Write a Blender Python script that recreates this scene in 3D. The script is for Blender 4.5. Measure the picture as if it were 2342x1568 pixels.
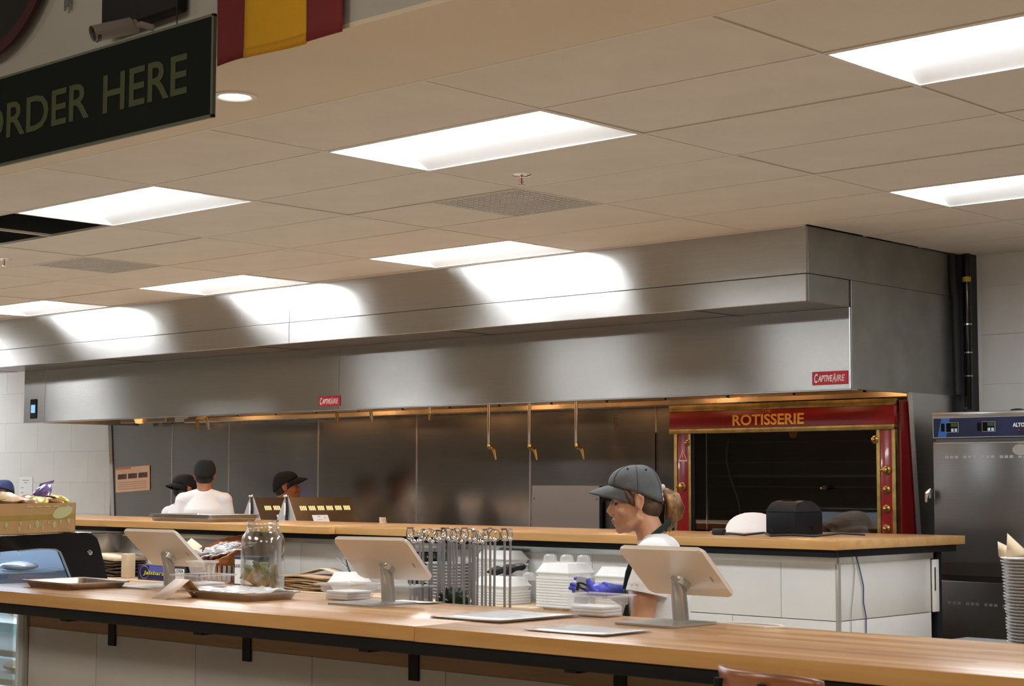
import bpy, bmesh, math, random
from mathutils import Vector, Matrix
import numpy as np
PI=math.pi
random.seed(7)
S=bpy.context.scene
COL=S.collection
for _o in list(bpy.data.objects): bpy.data.objects.remove(_o,do_unlink=True)

# ---------------------------------------------------------------- camera (reference frame 2342 x 1568)
CAM=Vector((5.4226,-4.6626,1.5193)); FPX=3926.8; YAW=-.7501; PIT=.0813; ROL=.0028
_cy,_sy=math.cos(YAW),math.sin(YAW)
CF=Vector((_sy*math.cos(PIT),_cy*math.cos(PIT),math.sin(PIT))); _r=Vector((_cy,-_sy,0)); _u=_r.cross(CF)
CR=math.cos(ROL)*_r+math.sin(ROL)*_u; CU=-math.sin(ROL)*_r+math.cos(ROL)*_u
cd=bpy.data.cameras.new('camera'); cam=bpy.data.objects.new('camera',cd); COL.objects.link(cam)
cam.matrix_world=Matrix(((CR.x,CU.x,-CF.x,CAM.x),(CR.y,CU.y,-CF.y,CAM.y),(CR.z,CU.z,-CF.z,CAM.z),(0,0,0,1)))
cd.sensor_fit='HORIZONTAL'; cd.sensor_width=36; cd.lens=36*FPX/2342; cd.clip_start=.05; cd.clip_end=80
cd.dof.use_dof=True; cd.dof.focus_distance=9.0; cd.dof.aperture_fstop=11.0
S.camera=cam
def at(x,y,ax,v):
    "world point seen at pixel (x,y) on the plane axis ax = v"
    d=CF*FPX+CR*(x-1171)-CU*(y-784); return CAM+d*((v-CAM[ax])/d[ax])
def atd(x,y,dist):
    d=(CF*FPX+CR*(x-1171)-CU*(y-784)).normalized(); return CAM+d*dist

# ---------------------------------------------------------------- world, lights, exposure
w=bpy.data.worlds.new('world'); S.world=w; w.use_nodes=True
w.node_tree.nodes['Background'].inputs[0].default_value=(1.0,.88,.72,1); w.node_tree.nodes['Background'].inputs[1].default_value=.20
S.view_settings.view_transform='Standard'; S.view_settings.look='None'; S.view_settings.gamma=1
S.view_settings.use_curve_mapping=False; S.view_settings.exposure=0.0
def lamp(kind,name,loc,energy,color,size=.2,size_y=None,rot=(0,0,0)):
    l=bpy.data.lights.new(name,kind); l.energy=energy; l.color=color
    if kind=='AREA':
        l.size=size
        if size_y: l.shape='RECTANGLE'; l.size_y=size_y
    elif kind in('POINT','SPOT'): l.shadow_soft_size=size
    o=bpy.data.objects.new(name,l); COL.objects.link(o); o.location=loc; o.rotation_euler=rot; return o
TROFFER=24.0
# customers' side: warm ceiling lights of the shop hall, high above and behind the camera
for i,(x,y,e) in enumerate([(1,-5,95),(5,-6,95),(8,-3,70),(-3,-5,70)]):
    lamp('AREA','hall_light',(x,y,4.3),e,(1.0,.87,.71),1.6)
# warm lamps inside the exhaust hood
for x in (-7.0,-5.2,-3.4,-1.7,-.3):
    lamp('POINT','hood_lamp_light',(x,4.0,2.36),13,(1.0,.55,.24),.06)

# ---------------------------------------------------------------- materials
MATS={}
def mat(name,col=(.5,.5,.5),rough=.5,metal=0,spec=.5,**k):
    if name in MATS: return MATS[name]
    m=bpy.data.materials.new(name); m.use_nodes=True; MATS[name]=m
    b=m.node_tree.nodes['Principled BSDF']
    b.inputs['Base Color'].default_value=(*col,1); b.inputs['Roughness'].default_value=rough
    b.inputs['Metallic'].default_value=metal; b.inputs['Specular IOR Level'].default_value=spec
    for kk,v in k.items():
        n={'trans':'Transmission Weight','ior':'IOR','alpha':'Alpha','aniso':'Anisotropic','coat':'Coat Weight','sheen':'Sheen Weight','emis':'Emission Strength','sss':'Subsurface Weight','crough':'Coat Roughness'}[kk]
        b.inputs[n].default_value=v
    return m
def nt(m): return m.node_tree.nodes,m.node_tree.links,m.node_tree.nodes['Principled BSDF']
def objco(m,scale=(1,1,1),rot=(0,0,0)):
    N,L,b=nt(m); t=N.new('ShaderNodeTexCoord'); mp=N.new('ShaderNodeMapping'); mp.inputs['Scale'].default_value=scale; mp.inputs['Rotation'].default_value=rot
    L.new(t.outputs['Object'],mp.inputs[0]); return mp.outputs[0]
def noise(m,co,scale,detail=3,rough=.55):
    N,L,b=nt(m); n=N.new('ShaderNodeTexNoise'); n.inputs['Scale'].default_value=scale; n.inputs['Detail'].default_value=detail; n.inputs['Roughness'].default_value=rough
    L.new(co,n.inputs['Vector']); return n.outputs['Fac']
def ramp(m,f,stops):
    N,L,b=nt(m); r=N.new('ShaderNodeValToRGB'); e=r.color_ramp.elements
    while len(e)<len(stops): e.new(.5)
    for i,(p,c) in enumerate(stops): e[i].position=p; e[i].color=(*c,1)
    L.new(f,r.inputs[0]); return r.outputs[0]
def bump(m,f,strength=.1,dist=.01):
    N,L,b=nt(m); n=N.new('ShaderNodeBump'); n.inputs['Strength'].default_value=strength; n.inputs['Distance'].default_value=dist
    L.new(f,n.inputs['Height']); 
    if b.inputs['Normal'].links: L.new(b.inputs['Normal'].links[0].from_socket,n.inputs['Normal'])
    L.new(n.outputs[0],b.inputs['Normal'])
def varied(name,col,rough=.5,amt=.12,scale=6,bmp=0,bscale=80,**k):
    "plain colour with a little natural variation"
    if name in MATS: return MATS[name]
    m=mat(name,col,rough,**k); N,L,b=nt(m); co=objco(m)
    f=noise(m,co,scale,4); a=tuple(c*(1-amt) for c in col); c2=tuple(min(1,c*(1+amt)) for c in col)
    L.new(ramp(m,f,[(.3,a),(.7,c2)]),b.inputs['Base Color'])
    if bmp: bump(m,noise(m,co,bscale,2),bmp,.004)
    return m
def steel(name,col=(.50,.49,.47),rough=.30,aniso=.75,wave=.0,wscale=.8,smudge=.12):
    m=mat(name,col,rough,1.0,aniso=aniso); N,L,b=nt(m)
    v=N.new('ShaderNodeCombineXYZ'); v.inputs[2].default_value=1; v.inputs[0].default_value=.02; L.new(v.outputs[0],b.inputs['Tangent'])
    co=objco(m); f=noise(m,co,2.3,4,.6)
    mr=N.new('ShaderNodeMapRange'); mr.inputs['To Min'].default_value=rough-smudge*.5; mr.inputs['To Max'].default_value=rough+smudge; L.new(f,mr.inputs[0]); L.new(mr.outputs[0],b.inputs['Roughness'])
    gr=noise(m,objco(m,(1.5,1.5,160)),2.0,3); 
    L.new(ramp(m,gr,[(.25,tuple(c*.93 for c in col)),(.75,tuple(min(1,c*1.06) for c in col))]),b.inputs['Base Color'])
    if wave: bump(m,noise(m,objco(m,(1.0,1.0,.55)),wscale,1.5,.4),1.0,wave)
    return m
def wood(name,cols,rough=.32,scale=1.0,stave=None,coat=.25):
    "grain along local x; optional glued staves of width stave (m)"
    m=mat(name,cols[1],rough,coat=coat,crough=.25); N,L,b=nt(m); t=N.new('ShaderNodeTexCoord')
    co=t.outputs['Object']
    if stave:
        sx=N.new('ShaderNodeSeparateXYZ'); L.new(co,sx.inputs[0])
        def mth(op,a,bv=None,c=None):
            n=N.new('ShaderNodeMath'); n.operation=op
            if hasattr(a,'links') or hasattr(a,'is_linked'): L.new(a,n.inputs[0])
            else: n.inputs[0].default_value=a
            if bv is not None:
                if hasattr(bv,'is_linked'): L.new(bv,n.inputs[1])
                else: n.inputs[1].default_value=bv
            return n.outputs[0]
        yy=mth('FLOOR',mth('DIVIDE',sx.outputs[1],stave))
        off=N.new('ShaderNodeTexWhiteNoise'); off.noise_dimensions='1D'; L.new(yy,off.inputs['W'])
        xx=mth('FLOOR',mth('ADD',mth('DIVIDE',sx.outputs[0],.85),mth('MULTIPLY',off.outputs['Value'],7.0)))
        cb=N.new('ShaderNodeCombineXYZ'); L.new(xx,cb.inputs[0]); L.new(yy,cb.inputs[1])
        wn=N.new('ShaderNodeTexWhiteNoise'); wn.noise_dimensions='2D'; L.new(cb.outputs[0],wn.inputs['Vector'])
        st=wn.outputs['Value']
    mp=N.new('ShaderNodeMapping'); mp.inputs['Scale'].default_value=(1.2*scale,14*scale,14*scale); L.new(co,mp.inputs[0])
    f=noise(m,mp.outputs[0],1.4,5,.62)
    if stave:
        mx=N.new('ShaderNodeMix'); mx.inputs[0].default_value=.5; L.new(f,mx.inputs[2]); L.new(st,mx.inputs[3]); f2=mx.outputs[0]
    else: f2=f
    L.new(ramp(m,f2,[(.2,cols[0]),(.5,cols[1]),(.8,cols[2])]),b.inputs['Base Color'])
    bump(m,f,.06,.002)
    return m
def glassy(name,col=(1,1,1),refl=.10,rough=.03,tint=.9):
    "thin clear plastic or glass wall: see-through with fresnel reflection"
    m=bpy.data.materials.new(name); m.use_nodes=True; MATS[name]=m; N=m.node_tree.nodes; L=m.node_tree.links; N.clear()
    o=N.new('ShaderNodeOutputMaterial'); t=N.new('ShaderNodeBsdfTransparent'); t.inputs[0].default_value=(tint*col[0],tint*col[1],tint*col[2],1)
    g=N.new('ShaderNodeBsdfGlossy'); g.inputs[0].default_value=(1,1,1,1); g.inputs['Roughness'].default_value=rough
    f=N.new('ShaderNodeLayerWeight'); f.inputs[0].default_value=.32
    mr=N.new('ShaderNodeMapRange'); mr.inputs['To Min'].default_value=refl*.4; mr.inputs['To Max'].default_value=min(1,refl*6)
    L.new(f.outputs['Facing'],mr.inputs[0]); mx=N.new('ShaderNodeMixShader'); L.new(mr.outputs[0],mx.inputs[0]); L.new(t.outputs[0],mx.inputs[1]); L.new(g.outputs[0],mx.inputs[2]); L.new(mx.outputs[0],o.inputs[0])
    return m
def cloudy(name,col,mixf=.35):
    "translucent milky plastic"
    m=bpy.data.materials.new(name); m.use_nodes=True; MATS[name]=m; N=m.node_tree.nodes; L=m.node_tree.links; b=N['Principled BSDF']; o=N['Material Output']
    b.inputs['Base Color'].default_value=(*col,1); b.inputs['Roughness'].default_value=.2
    t=N.new('ShaderNodeBsdfTransparent'); mx=N.new('ShaderNodeMixShader'); mx.inputs[0].default_value=mixf; L.new(t.outputs[0],mx.inputs[1]); L.new(b.outputs[0],mx.inputs[2]); L.new(mx.outputs[0],o.inputs[0]); return m
def emit(name,col,strength):
    m=mat(name,col,.5); N,L,b=nt(m); b.inputs['Emission Color'].default_value=(*col,1); b.inputs['Emission Strength'].default_value=strength; return m

M_ST=steel('brushed_steel',(.54,.53,.51),.225,.97,0,1.1,.05)
M_STB=steel('backsplash_steel',(.38,.37,.355),.17,.55,.018,1.3,.06)
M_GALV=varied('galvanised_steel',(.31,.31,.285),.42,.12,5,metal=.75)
M_SOF=steel('shaded_soffit_steel',(.26,.235,.21),.30,.3)  # hood underside, the dark floor's reflection put into a darker base colour
M_ST2=steel('plain_steel',(.55,.54,.52),.28,.3)
M_STD=steel('dark_steel',(.16,.16,.165),.34,.4)
M_CHR=mat('chrome',(.75,.75,.76),.12,1.0)
M_ALU=varied('aluminium',(.62,.60,.57),.36,.06,8,metal=1.0)
M_BRS=varied('brass',(.62,.40,.13),.24,.18,9,metal=1.0)
M_BRSD=varied('worn_brass',(.36,.25,.085),.38,.3,14,metal=1.0)
M_RED=varied('red_enamel',(.24,.010,.010),.22,.10,3,coat=.4)
M_BLK=varied('black_paint',(.007,.008,.010),.55,.2,8,spec=.22)
M_BLKG=varied('black_gloss',(.006,.006,.007),.12,.2,4)
M_WOOD=wood('maple_top',[(.36,.175,.065),(.52,.285,.12),(.63,.38,.18)],.30,1.0,.042)
M_WOODE=wood('maple_edge',[(.46,.235,.075),(.60,.335,.115),(.68,.42,.17)],.34,.8,None)
M_WOODL=wood('pale_maple',[(.50,.36,.22),(.62,.46,.30),(.70,.55,.38)],.4,1.0,.05,.05)
M_PLY=wood('plywood',[(.16,.10,.055),(.23,.145,.08),(.28,.18,.10)],.6,1.0,None,0)
M_CEIL=varied('ceiling_tile_paint',(.67,.62,.55),.9,.04,3,.25,260)
M_TEE=mat('tee_paint',(.69,.64,.57),.6)
M_PLAST=varied('soffit_plaster',(.68,.60,.48),.9,.03,2)
M_TILE=varied('white_tile_glaze',(.74,.74,.72),.18,.025,3,.03,9)
M_TILEF=varied('matte_tile_glaze',(.47,.475,.485),.30,.04,3,.05,9)
M_GROUT=mat('grout',(.80,.80,.78),.9)
M_WALL=varied('grey_wall_paint',(.42,.42,.40),.85,.05,2)
M_WHT=mat('white_plastic',(.80,.79,.77),.35)
M_FOAM=varied('white_foam',(.84,.84,.82),.5,.03,10,.1,150)
M_TABW=varied('tablet_shell',(.74,.67,.58),.30,.02,3,coat=.2)
M_PAPER=mat('white_paper',(.82,.82,.82),.7)
M_KRAFT=varied('kraft_card',(.46,.29,.13),.8,.10,20,.1,120)
M_KRAFTL=varied('pale_card',(.72,.58,.40),.8,.06,10)
M_BAG=varied('brown_bag',(.40,.25,.12),.75,.25,9,.4,40)
M_BAGD=varied('dark_bag',(.07,.04,.025),.75,.4,9,.4,40)
M_TEXT=mat('black_print',(.02,.02,.02),.6)
M_GREYT=mat('grey_print',(.35,.35,.35),.6)
M_RUB=mat('black_rubber',(.015,.015,.015),.6)
M_GLASS=glassy('clear_glass',refl=.11,tint=.93)
M_GLASSD=glassy('oven_glass',refl=.10,rough=.02,tint=.62)
M_CLR=cloudy('clear_plastic',(.78,.78,.79),.27)

# ---------------------------------------------------------------- mesh builder
class MB:
    def __init__(s): s.bm=bmesh.new()
    def _x(s,vs,loc=None,rot=None,mat4=None):
        if mat4 is None:
            mat4=Matrix.Translation(loc or (0,0,0))
            if rot: mat4=mat4@(Matrix.Rotation(rot[2],4,'Z')@Matrix.Rotation(rot[1],4,'Y')@Matrix.Rotation(rot[0],4,'X'))
        for v in vs: v.co=mat4@v.co
    def box(s,x0,x1,y0,y1,z0,z1,bev=0,seg=1,loc=None,rot=None,m4=None):
        b=bmesh.new(); bmesh.ops.create_cube(b,size=1)
        for v in b.verts: v.co=Vector(((v.co.x+.5)*(x1-x0)+x0,(v.co.y+.5)*(y1-y0)+y0,(v.co.z+.5)*(z1-z0)+z0))
        if bev: bmesh.ops.bevel(b,geom=b.edges[:],offset=bev,segments=seg,affect='EDGES',profile=.5)
        return s.add(b,loc,rot,m4)
    def add(s,b,loc=None,rot=None,m4=None):
        if loc or rot or m4 is not None: s._x(b.verts,loc,rot,m4)
        t=bpy.data.meshes.new('t'); b.to_mesh(t); b.free(); s.bm.from_mesh(t); bpy.data.meshes.remove(t); return s
    def ell(s,c,r,seg=20,rings=12,rot=None):
        b=bmesh.new(); bmesh.ops.create_uvsphere(b,u_segments=seg,v_segments=rings,radius=1)
        for v in b.verts: v.co=Vector((v.co.x*r[0],v.co.y*r[1],v.co.z*r[2]))
        return s.add(b,c,rot)
    def lathe(s,prof,seg=24,loc=None,rot=None,m4=None,closed=False):
        b=bmesh.new(); rows=[]
        for r,z in prof: rows.append([b.verts.new((r*math.cos(2*PI*k/seg),r*math.sin(2*PI*k/seg),z)) for k in range(seg)] if r>1e-6 else [b.verts.new((0,0,z))])
        for a,c in zip(rows,rows[1:]):
            for k in range(seg):
                k2=(k+1)%seg
                if len(a)==1 and len(c)==1: continue
                if len(a)==1: b.faces.new((a[0],c[k2],c[k]))
                elif len(c)==1: b.faces.new((a[k],a[k2],c[0]))
                else: b.faces.new((a[k],a[k2],c[k2],c[k]))
        return s.add(b,loc,rot,m4)
    def cyl(s,a,b_,r,seg=16,r2=None):
        a=Vector(a); b_=Vector(b_); d=b_-a; q=d.to_track_quat('Z','Y').to_matrix().to_4x4(); r2=r if r2 is None else r2
        return s.lathe([(0,0),(r,0),(r2,d.length),(0,d.length)],seg,m4=Matrix.Translation(a)@q)
    def tube(s,pts,r,seg=8,caps=True,flat=None):
        pts=[Vector(p) for p in pts]; n=len(pts); rs=r if hasattr(r,'__len__') else [r]*n
        b=bmesh.new(); rows=[]; up=Vector((0,0,1)); prev=None
        for i,p in enumerate(pts):
            t=(pts[min(i+1,n-1)]-pts[max(i-1,0)]).normalized()
            if prev is None:
                u=t.cross(up); 
                if u.length<.05: u=t.cross(Vector((0,1,0)))
                u.normalize()
            else:
                u=prev-t*prev.dot(t); u.normalize()
            prev=u; v=t.cross(u); ri=rs[i]
            rx,ry=(ri if hasattr(ri,'__len__') else (ri,ri))
            rows.append([b.verts.new(p+u*rx*math.cos(2*PI*k/seg)+v*ry*math.sin(2*PI*k/seg)) for k in range(seg)])
        for a,c in zip(rows,rows[1:]):
            for k in range(seg): b.faces.new((a[k],a[(k+1)%seg],c[(k+1)%seg],c[k]))
        if caps: b.faces.new(rows[0][::-1]); b.faces.new(rows[-1])
        return s.add(b)
    def prism(s,poly,z0,z1,loc=None,rot=None,m4=None,bev=0):
        b=bmesh.new(); lo=[b.verts.new((x,y,z0)) for x,y in poly]; hi=[b.verts.new((x,y,z1)) for x,y in poly]; n=len(poly)
        b.faces.new(lo[::-1]); b.faces.new(hi)
        for k in range(n): b.faces.new((lo[k],lo[(k+1)%n],hi[(k+1)%n],hi[k]))
        if bev: bmesh.ops.bevel(b,geom=b.edges[:],offset=bev,segments=2,affect='EDGES')
        return s.add(b,loc,rot,m4)
    def quad(s,*ps):
        s.bm.faces.new([s.bm.verts.new(p) for p in ps]); return s
    def grid(s,fn,nu,nv,closeu=False):
        vs=[[s.bm.verts.new(fn(i/nu,j/nv)) for j in range(nv+1)] for i in range(nu if closeu else nu+1)]
        for i in range(nu):
            for j in range(nv):
                a=vs[i]; c=vs[(i+1)%len(vs)]; s.bm.faces.new((a[j],c[j],c[j+1],a[j+1]))
        return s
    def mesh(s,name='m',smooth=True,ang=35,fix=True):
        if fix: bmesh.ops.recalc_face_normals(s.bm,faces=s.bm.faces[:])
        m=bpy.data.meshes.new(name); s.bm.to_mesh(m); s.bm.free()
        if smooth:
            m.polygons.foreach_set('use_smooth',[True]*len(m.polygons)); m.set_sharp_from_angle(angle=math.radians(ang))
        return m
def solidify(me,t,off=0):
    o=bpy.data.objects.new('t',me); COL.objects.link(o); md=o.modifiers.new('s','SOLIDIFY'); md.thickness=t; md.offset=off
    dg=bpy.context.evaluated_depsgraph_get(); m2=bpy.data.meshes.new_from_object(o.evaluated_get(dg)); bpy.data.objects.remove(o); return m2
def ob(name,mb,mt,parent=None,loc=None,rot=None,label=None,cat=None,group=None,kind=None,**k):
    me=mb.mesh(name,**k) if isinstance(mb,MB) else mb
    if mt is not None and not me.materials: me.materials.append(mt)
    o=bpy.data.objects.new(name,me); COL.objects.link(o)
    if parent: o.parent=parent
    if loc is not None: o.location=loc
    if rot is not None: o.rotation_euler=rot
    tag(o,label,cat,group,kind); return o
def tag(o,label=None,cat=None,group=None,kind=None):
    if label: o['label']=label
    if cat: o['category']=cat
    if group: o['group']=group
    if kind: o['kind']=kind
    return o
def thing(name,label,cat,loc=(0,0,0),rz=0,group=None,kind=None,rot=None):
    o=bpy.data.objects.new(name,None); o.empty_display_size=.05; COL.objects.link(o); o.location=loc; o.rotation_euler=rot or (0,0,rz); return tag(o,label,cat,group,kind)
def struct(name,mb,mt,parent=None,**k):
    o=ob(name,mb,mt,parent,**k)
    if parent is None: o['kind']='structure'
    return o
def copy_tree(o,parent=None,**kw):
    c=o.copy(); COL.objects.link(c)
    if parent: c.parent=parent
    for ch in list(o.children): copy_tree(ch,c)
    for k,v in kw.items(): c[k]=v
    return c
def text_mesh(s,size,depth=.0008,bold=0,shear=0,sx=1,space=1,align='CENTER'):
    "flat lettering in local xy plane (reads along +x, up +y)"
    cu=bpy.data.curves.new('txt','FONT'); cu.body=s; cu.size=size; cu.extrude=depth; cu.offset=bold; cu.shear=shear; cu.space_character=space; cu.align_x=align; cu.align_y='CENTER'; cu.resolution_u=3
    o=bpy.data.objects.new('t',cu); COL.objects.link(o); dg=bpy.context.evaluated_depsgraph_get(); me=bpy.data.meshes.new_from_object(o.evaluated_get(dg)); bpy.data.objects.remove(o); bpy.data.curves.remove(cu)
    if sx!=1:
        for v in me.vertices: v.co.x*=sx
    return me
ROT_F=(PI/2,0,0)      # text facing -y
def lettering(s,size,mt,parent,loc,rot=ROT_F,name='lettering',**k):
    me=text_mesh(s,size,**k); me.materials.append(mt); return ob(name,me,mt,parent,loc,rot)

def fit(txt,x0,x1,h,zc,mt,shear=0,bold=.012):
    me=text_mesh(txt,1.0,align='LEFT',depth=.0008,bold=bold,shear=shear); xs=[v.co.x for v in me.vertices]; ys=[v.co.y for v in me.vertices]; zs_=[v.co.z for v in me.vertices]
    sx=(x1-x0)/(max(xs)-min(xs)); sy=h/(max(ys)-min(ys))
    for v in me.vertices: v.co=Vector(((v.co.x-min(xs))*sx+x0,(v.co.y-(max(ys)+min(ys))/2)*sy+zc,v.co.z))
    me.materials.append(mt); return me
H=2.90
# ================================================================ STRUCTURE
struct('floor',MB().box(-14,12,-12,6.5,-.05,0),varied('floor_concrete',(.54,.46,.36),.35,.15,.7))
YW=4.80
wb=struct('wall_back',MB().box(-14,12,YW+.003,YW+.2,0,3.8),M_GROUT)
def tile_me(w,h,d=.012,g=.0016):
    return MB().box(g/2,w-g/2,-d,0,g/2,h-g/2,.0008).mesh('tile')
TW,TH=.61,.3035
zs=[1.512-TH*4-.298+TH*k for k in range(11)]
tm=tile_me(TW,TH); tm.materials.append(M_TILE)
zbase=1.512-5*TH
for r in range(0,10):
    z=zbase+TH*r
    if z+TH>2.93: z1=H
    off=0 if r%2==0 else TW/2
    x=-9.345+off-TW*6
    while x<-8.1+0: 
        if r>=1: ob('tile',tm,M_TILE,wb,(x,YW+.0115,z))
        x+=TW
tmr=tile_me(TW,.30)
tmr.materials.append(M_TILE)
for r in range(0,9):
    z=2.41-.2945*(7-r)
    for k in range(4):
        x=.47+TW*k-(TW/2 if r%2 else 0)
        if x<.44: 
            me=tile_me(TW/2,.2945); me.materials.append(M_TILE); ob('tile',me,M_TILE,wb,(.47,YW+.012,z)); continue
        ob('tile',tmr,M_TILE,wb,(x,YW+.012,z))
struct('wall_left',MB().box(-13.2,-13.0,-12,6,0,4.6),M_WALL)
struct('wall_right',MB().box(11,11.2,-12,6,0,4.6),varied('hall_wall_paint',(.36,.30,.24),.8,.1,1))
struct('wall_front',MB().box(-14,12,-11.2,-11,0,4.6),MATS['hall_wall_paint'])
# hall ceiling over customers, roof slab over kitchen
struct('ceiling_hall',MB().box(-14,12,-11.2,-1.24,4.5,4.6),M_WALL)
struct('trim_roof_deck',MB().box(-14,12,-1.24,6,3.75,3.85),varied('deck_paint',(.05,.045,.04),.9,.1,1))
# fascia wall above the soffit edge
struct('wall_fascia',MB().box(-14,12,-1.244,-1.10,2.9155,4.5),M_WALL)
# plaster band with the downlight hole
struct('trim_soffit_band',MB().box(-14,12,-1.245,-.60,H-.0,H+.015),M_PLAST)
# ceiling grid, tiles
ceil=thing('ceiling',None,None,(0,0,0),kind='structure')
del_=None
TX,TY=1.2192,.6096
LIGHTS=[(0,0),(-2,0),(2,0),(-2,4),(-4,4),(-6,4),(1,4),(-4,0),(4,0),(-6,0),(-8,4),(-9,2),(-10,6)]
VENTS=[(-.5,2),(-3.5,2)]
OPEN=[(-2.5,0),(-3,0)]
x_t=[]
HX=.36
for j in range(-1,8):
    for i in range(-11,6):
        if (i,j) in LIGHTS: continue
        y0=j*TY; y1=y0+TY
        if y1>YW: y1=YW
        x0=i*TX
        halves=[(x0,x0+TX)]
        hit_=[v for v in VENTS+OPEN if v[1]==j and i<=v[0]<i+1]
        if hit_:
            halves=[(x0+h*TX/2,x0+h*TX/2+TX/2) for h in (0,1) if not any(abs(v[0]-(i+h/2))<.01 for v in hit_)]
        for a,b in halves:
            if j>=5:
                if b<=HX+.02 and not (j>=6 and b<-8.0): continue
                if b>HX: a=max(a,HX+.01)
            if b-a<.05: continue
            dz=random.uniform(.0,.0012) if random.random()<.8 else .004
            c=((a+b)/2,(y0+y1)/2)
            ob('ceiling_tile',MB().box(-(b-a)/2+.0085,(b-a)/2-.0085,-(y1-y0)/2+.0085,(y1-y0)/2-.0085,0,.014),M_CEIL,ceil,(c[0],c[1],H+dz),rot=(random.uniform(-.0012,.0012),random.uniform(-.0008,.0008),0))
tw=.0075
for j in range(-1,9):
    y=j*TY
    if y>YW: continue
    ob('tee_bar',MB().box(-11*TX if j<=5 else HX,6*TX,y-tw,y+tw,H-.001,H+.012),M_TEE,ceil)
for i in range(-11,7):
    ob('tee_bar',MB().box(i*TX-tw,i*TX+tw,-TY,(5*TY if -8.1<i*TX<HX else YW),H-.0014,H+.012),M_TEE,ceil)
ob('tee_bar',MB().box(-2.5*TX-tw,-2.5*TX+tw,0,TY,H-.001,H+.012),M_TEE,ceil)
ob('tee_bar',MB().box(-.5*TX-tw,-.5*TX+tw,2*TY,3*TY,H-.001,H+.012),M_TEE,ceil)
ob('tee_bar',MB().box(-3.5*TX-tw,-3.5*TX+tw,2*TY,3*TY,H-.001,H+.012),M_TEE,ceil)
ob('edge_trim',MB().box(-11*TX,HX,5*TY,5*TY+.03,H-.004,H+.01),M_TEE,ceil)
# ceiling vents (perforated 2x2 panels)
M_VENT=varied('perforated_vent',(.62,.60,.57),.5,.04,5,metal=.1)
for n,(i,j) in enumerate(VENTS):
    t=thing('ceiling_vent',['grey perforated square ceiling vent behind the near round sprinkler','grey square ceiling vent at the left, beyond the missing ceiling tiles'][n],'vent',((i+.25)*TX,(j+.5)*TY,H),group='square ceiling vents')
    ob('vent_panel',MB().box(-.29,.29,-.29,.29,-.001,.004),M_VENT,t)
    sl=MB()
    for k in range(15):
        for l in range(15): sl.box(-.27+k*.0375,-.27+k*.0375+.022,-.27+l*.0375,-.27+l*.0375+.022,-.0035,-.001)
    ob('perforated_face',sl,varied('vent_holes',(.50,.49,.47),.6,.1,4),t,kind='stuff')
# fluorescent troffers
M_LENS=emit('troffer_lens',(.93,.96,1.0),TROFFER)
M_REFL=mat('troffer_reflector',(.90,.92,.93),.5)
def troffer_parts():
    d=.046; X=TX/2-.010; Y=TY/2-.010
    r=MB(); a=[(-X,-Y),(X,-Y),(X,Y),(-X,Y)]; b=[(-X+.015,-Y+.05),(X-.015,-Y+.05),(X-.015,Y-.14),(-X+.10,Y-.14)]
    b=[(-X+.03,-Y+.04),(X-.05,-Y+.04),(X-.05,Y-.13),(-X+.03,Y-.13)]
    for k in range(4):
        k2=(k+1)%4; r.quad((*a[k],0),(*a[k2],0),(*b[k2],d),(*b[k],d))
    l=MB(); l.grid(lambda u,v:(b[0][0]+(b[1][0]-b[0][0])*u,b[0][1]+(b[2][1]-b[0][1])*v,d-.009*math.sin(PI*v)),1,10)
    f=MB().box(-X,X,-Y,Y,d+.004,d+.07)
    e=MB()
    for (x0,x1,y0,y1) in ((-X-.0,X,-Y-.0,-Y+.008),(-X,X,Y-.008,Y),(-X,-X+.008,-Y,Y),(X-.008,X,-Y,Y)): e.box(x0,x1,y0,y1,-.002,.001)
    return r.mesh('reflector',fix=False),l.mesh('lens',fix=False),f.mesh('housing'),e.mesh('frame')
tp=troffer_parts()
for me,m_ in zip(tp,(M_REFL,M_LENS,M_WHT,M_WHT)): me.materials.append(m_)
LL={(0,0):'large bright troffer light nearest the middle sprinkler',(-2,0):'bright troffer light at the left beside the two missing ceiling tiles',(2,0):'bright troffer light cut by the right edge at the top',(-2,4):'troffer light close above the hood, below the square vent in the middle',(-4,4):'troffer light close above the hood, second from the left edge',(-6,4):'troffer light above the hood cut by the left edge of the photo',(1,4):'troffer light at the right edge beside the right end of the hood',(-4,0):'troffer light outside the left edge, nearer row',(4,0):'troffer light outside the right edge, nearer row',(-6,0):'troffer light far outside the left edge, nearer row',(-8,4):'troffer light beyond the left edge near the hood',(-10,6):'troffer light far beyond the left end of the hood by the white tiles',(-9,2):'troffer light beyond the left edge between the rows'}
tr0=None
for (i,j) in LIGHTS:
    if tr0 is None:
        tr0=thing('ceiling_light','x','light',group='fluorescent troffers in the kitchen ceiling')
        for me,n in zip(tp,('reflector','lens','housing','frame')): ob(n,me,None,tr0)
        o=tr0
    else: o=copy_tree(tr0)
    o.location=((i+.5)*TX,(j+.5)*TY,H); o['label']=LL[(i,j)]
# downlight
t=thing('downlight','round recessed downlight with a lit disc beside the dark order sign','light',(.559,-.905,H))
ob('trim_ring',MB().lathe([(.055,-.004),(.062,-.008),(.080,-.006),(.084,0),(.084,.01)],40),mat('ring_white',(.72,.70,.66),.4),t)
ob('baffle',MB().lathe([(.084,.012),(.060,.010),(.056,-.002)],40),M_REFL,t)
ob('lens',MB().lathe([(0,-.004),(.056,-.004)],40),emit('downlight_lens',(1,.93,.85),14),t)
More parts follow.
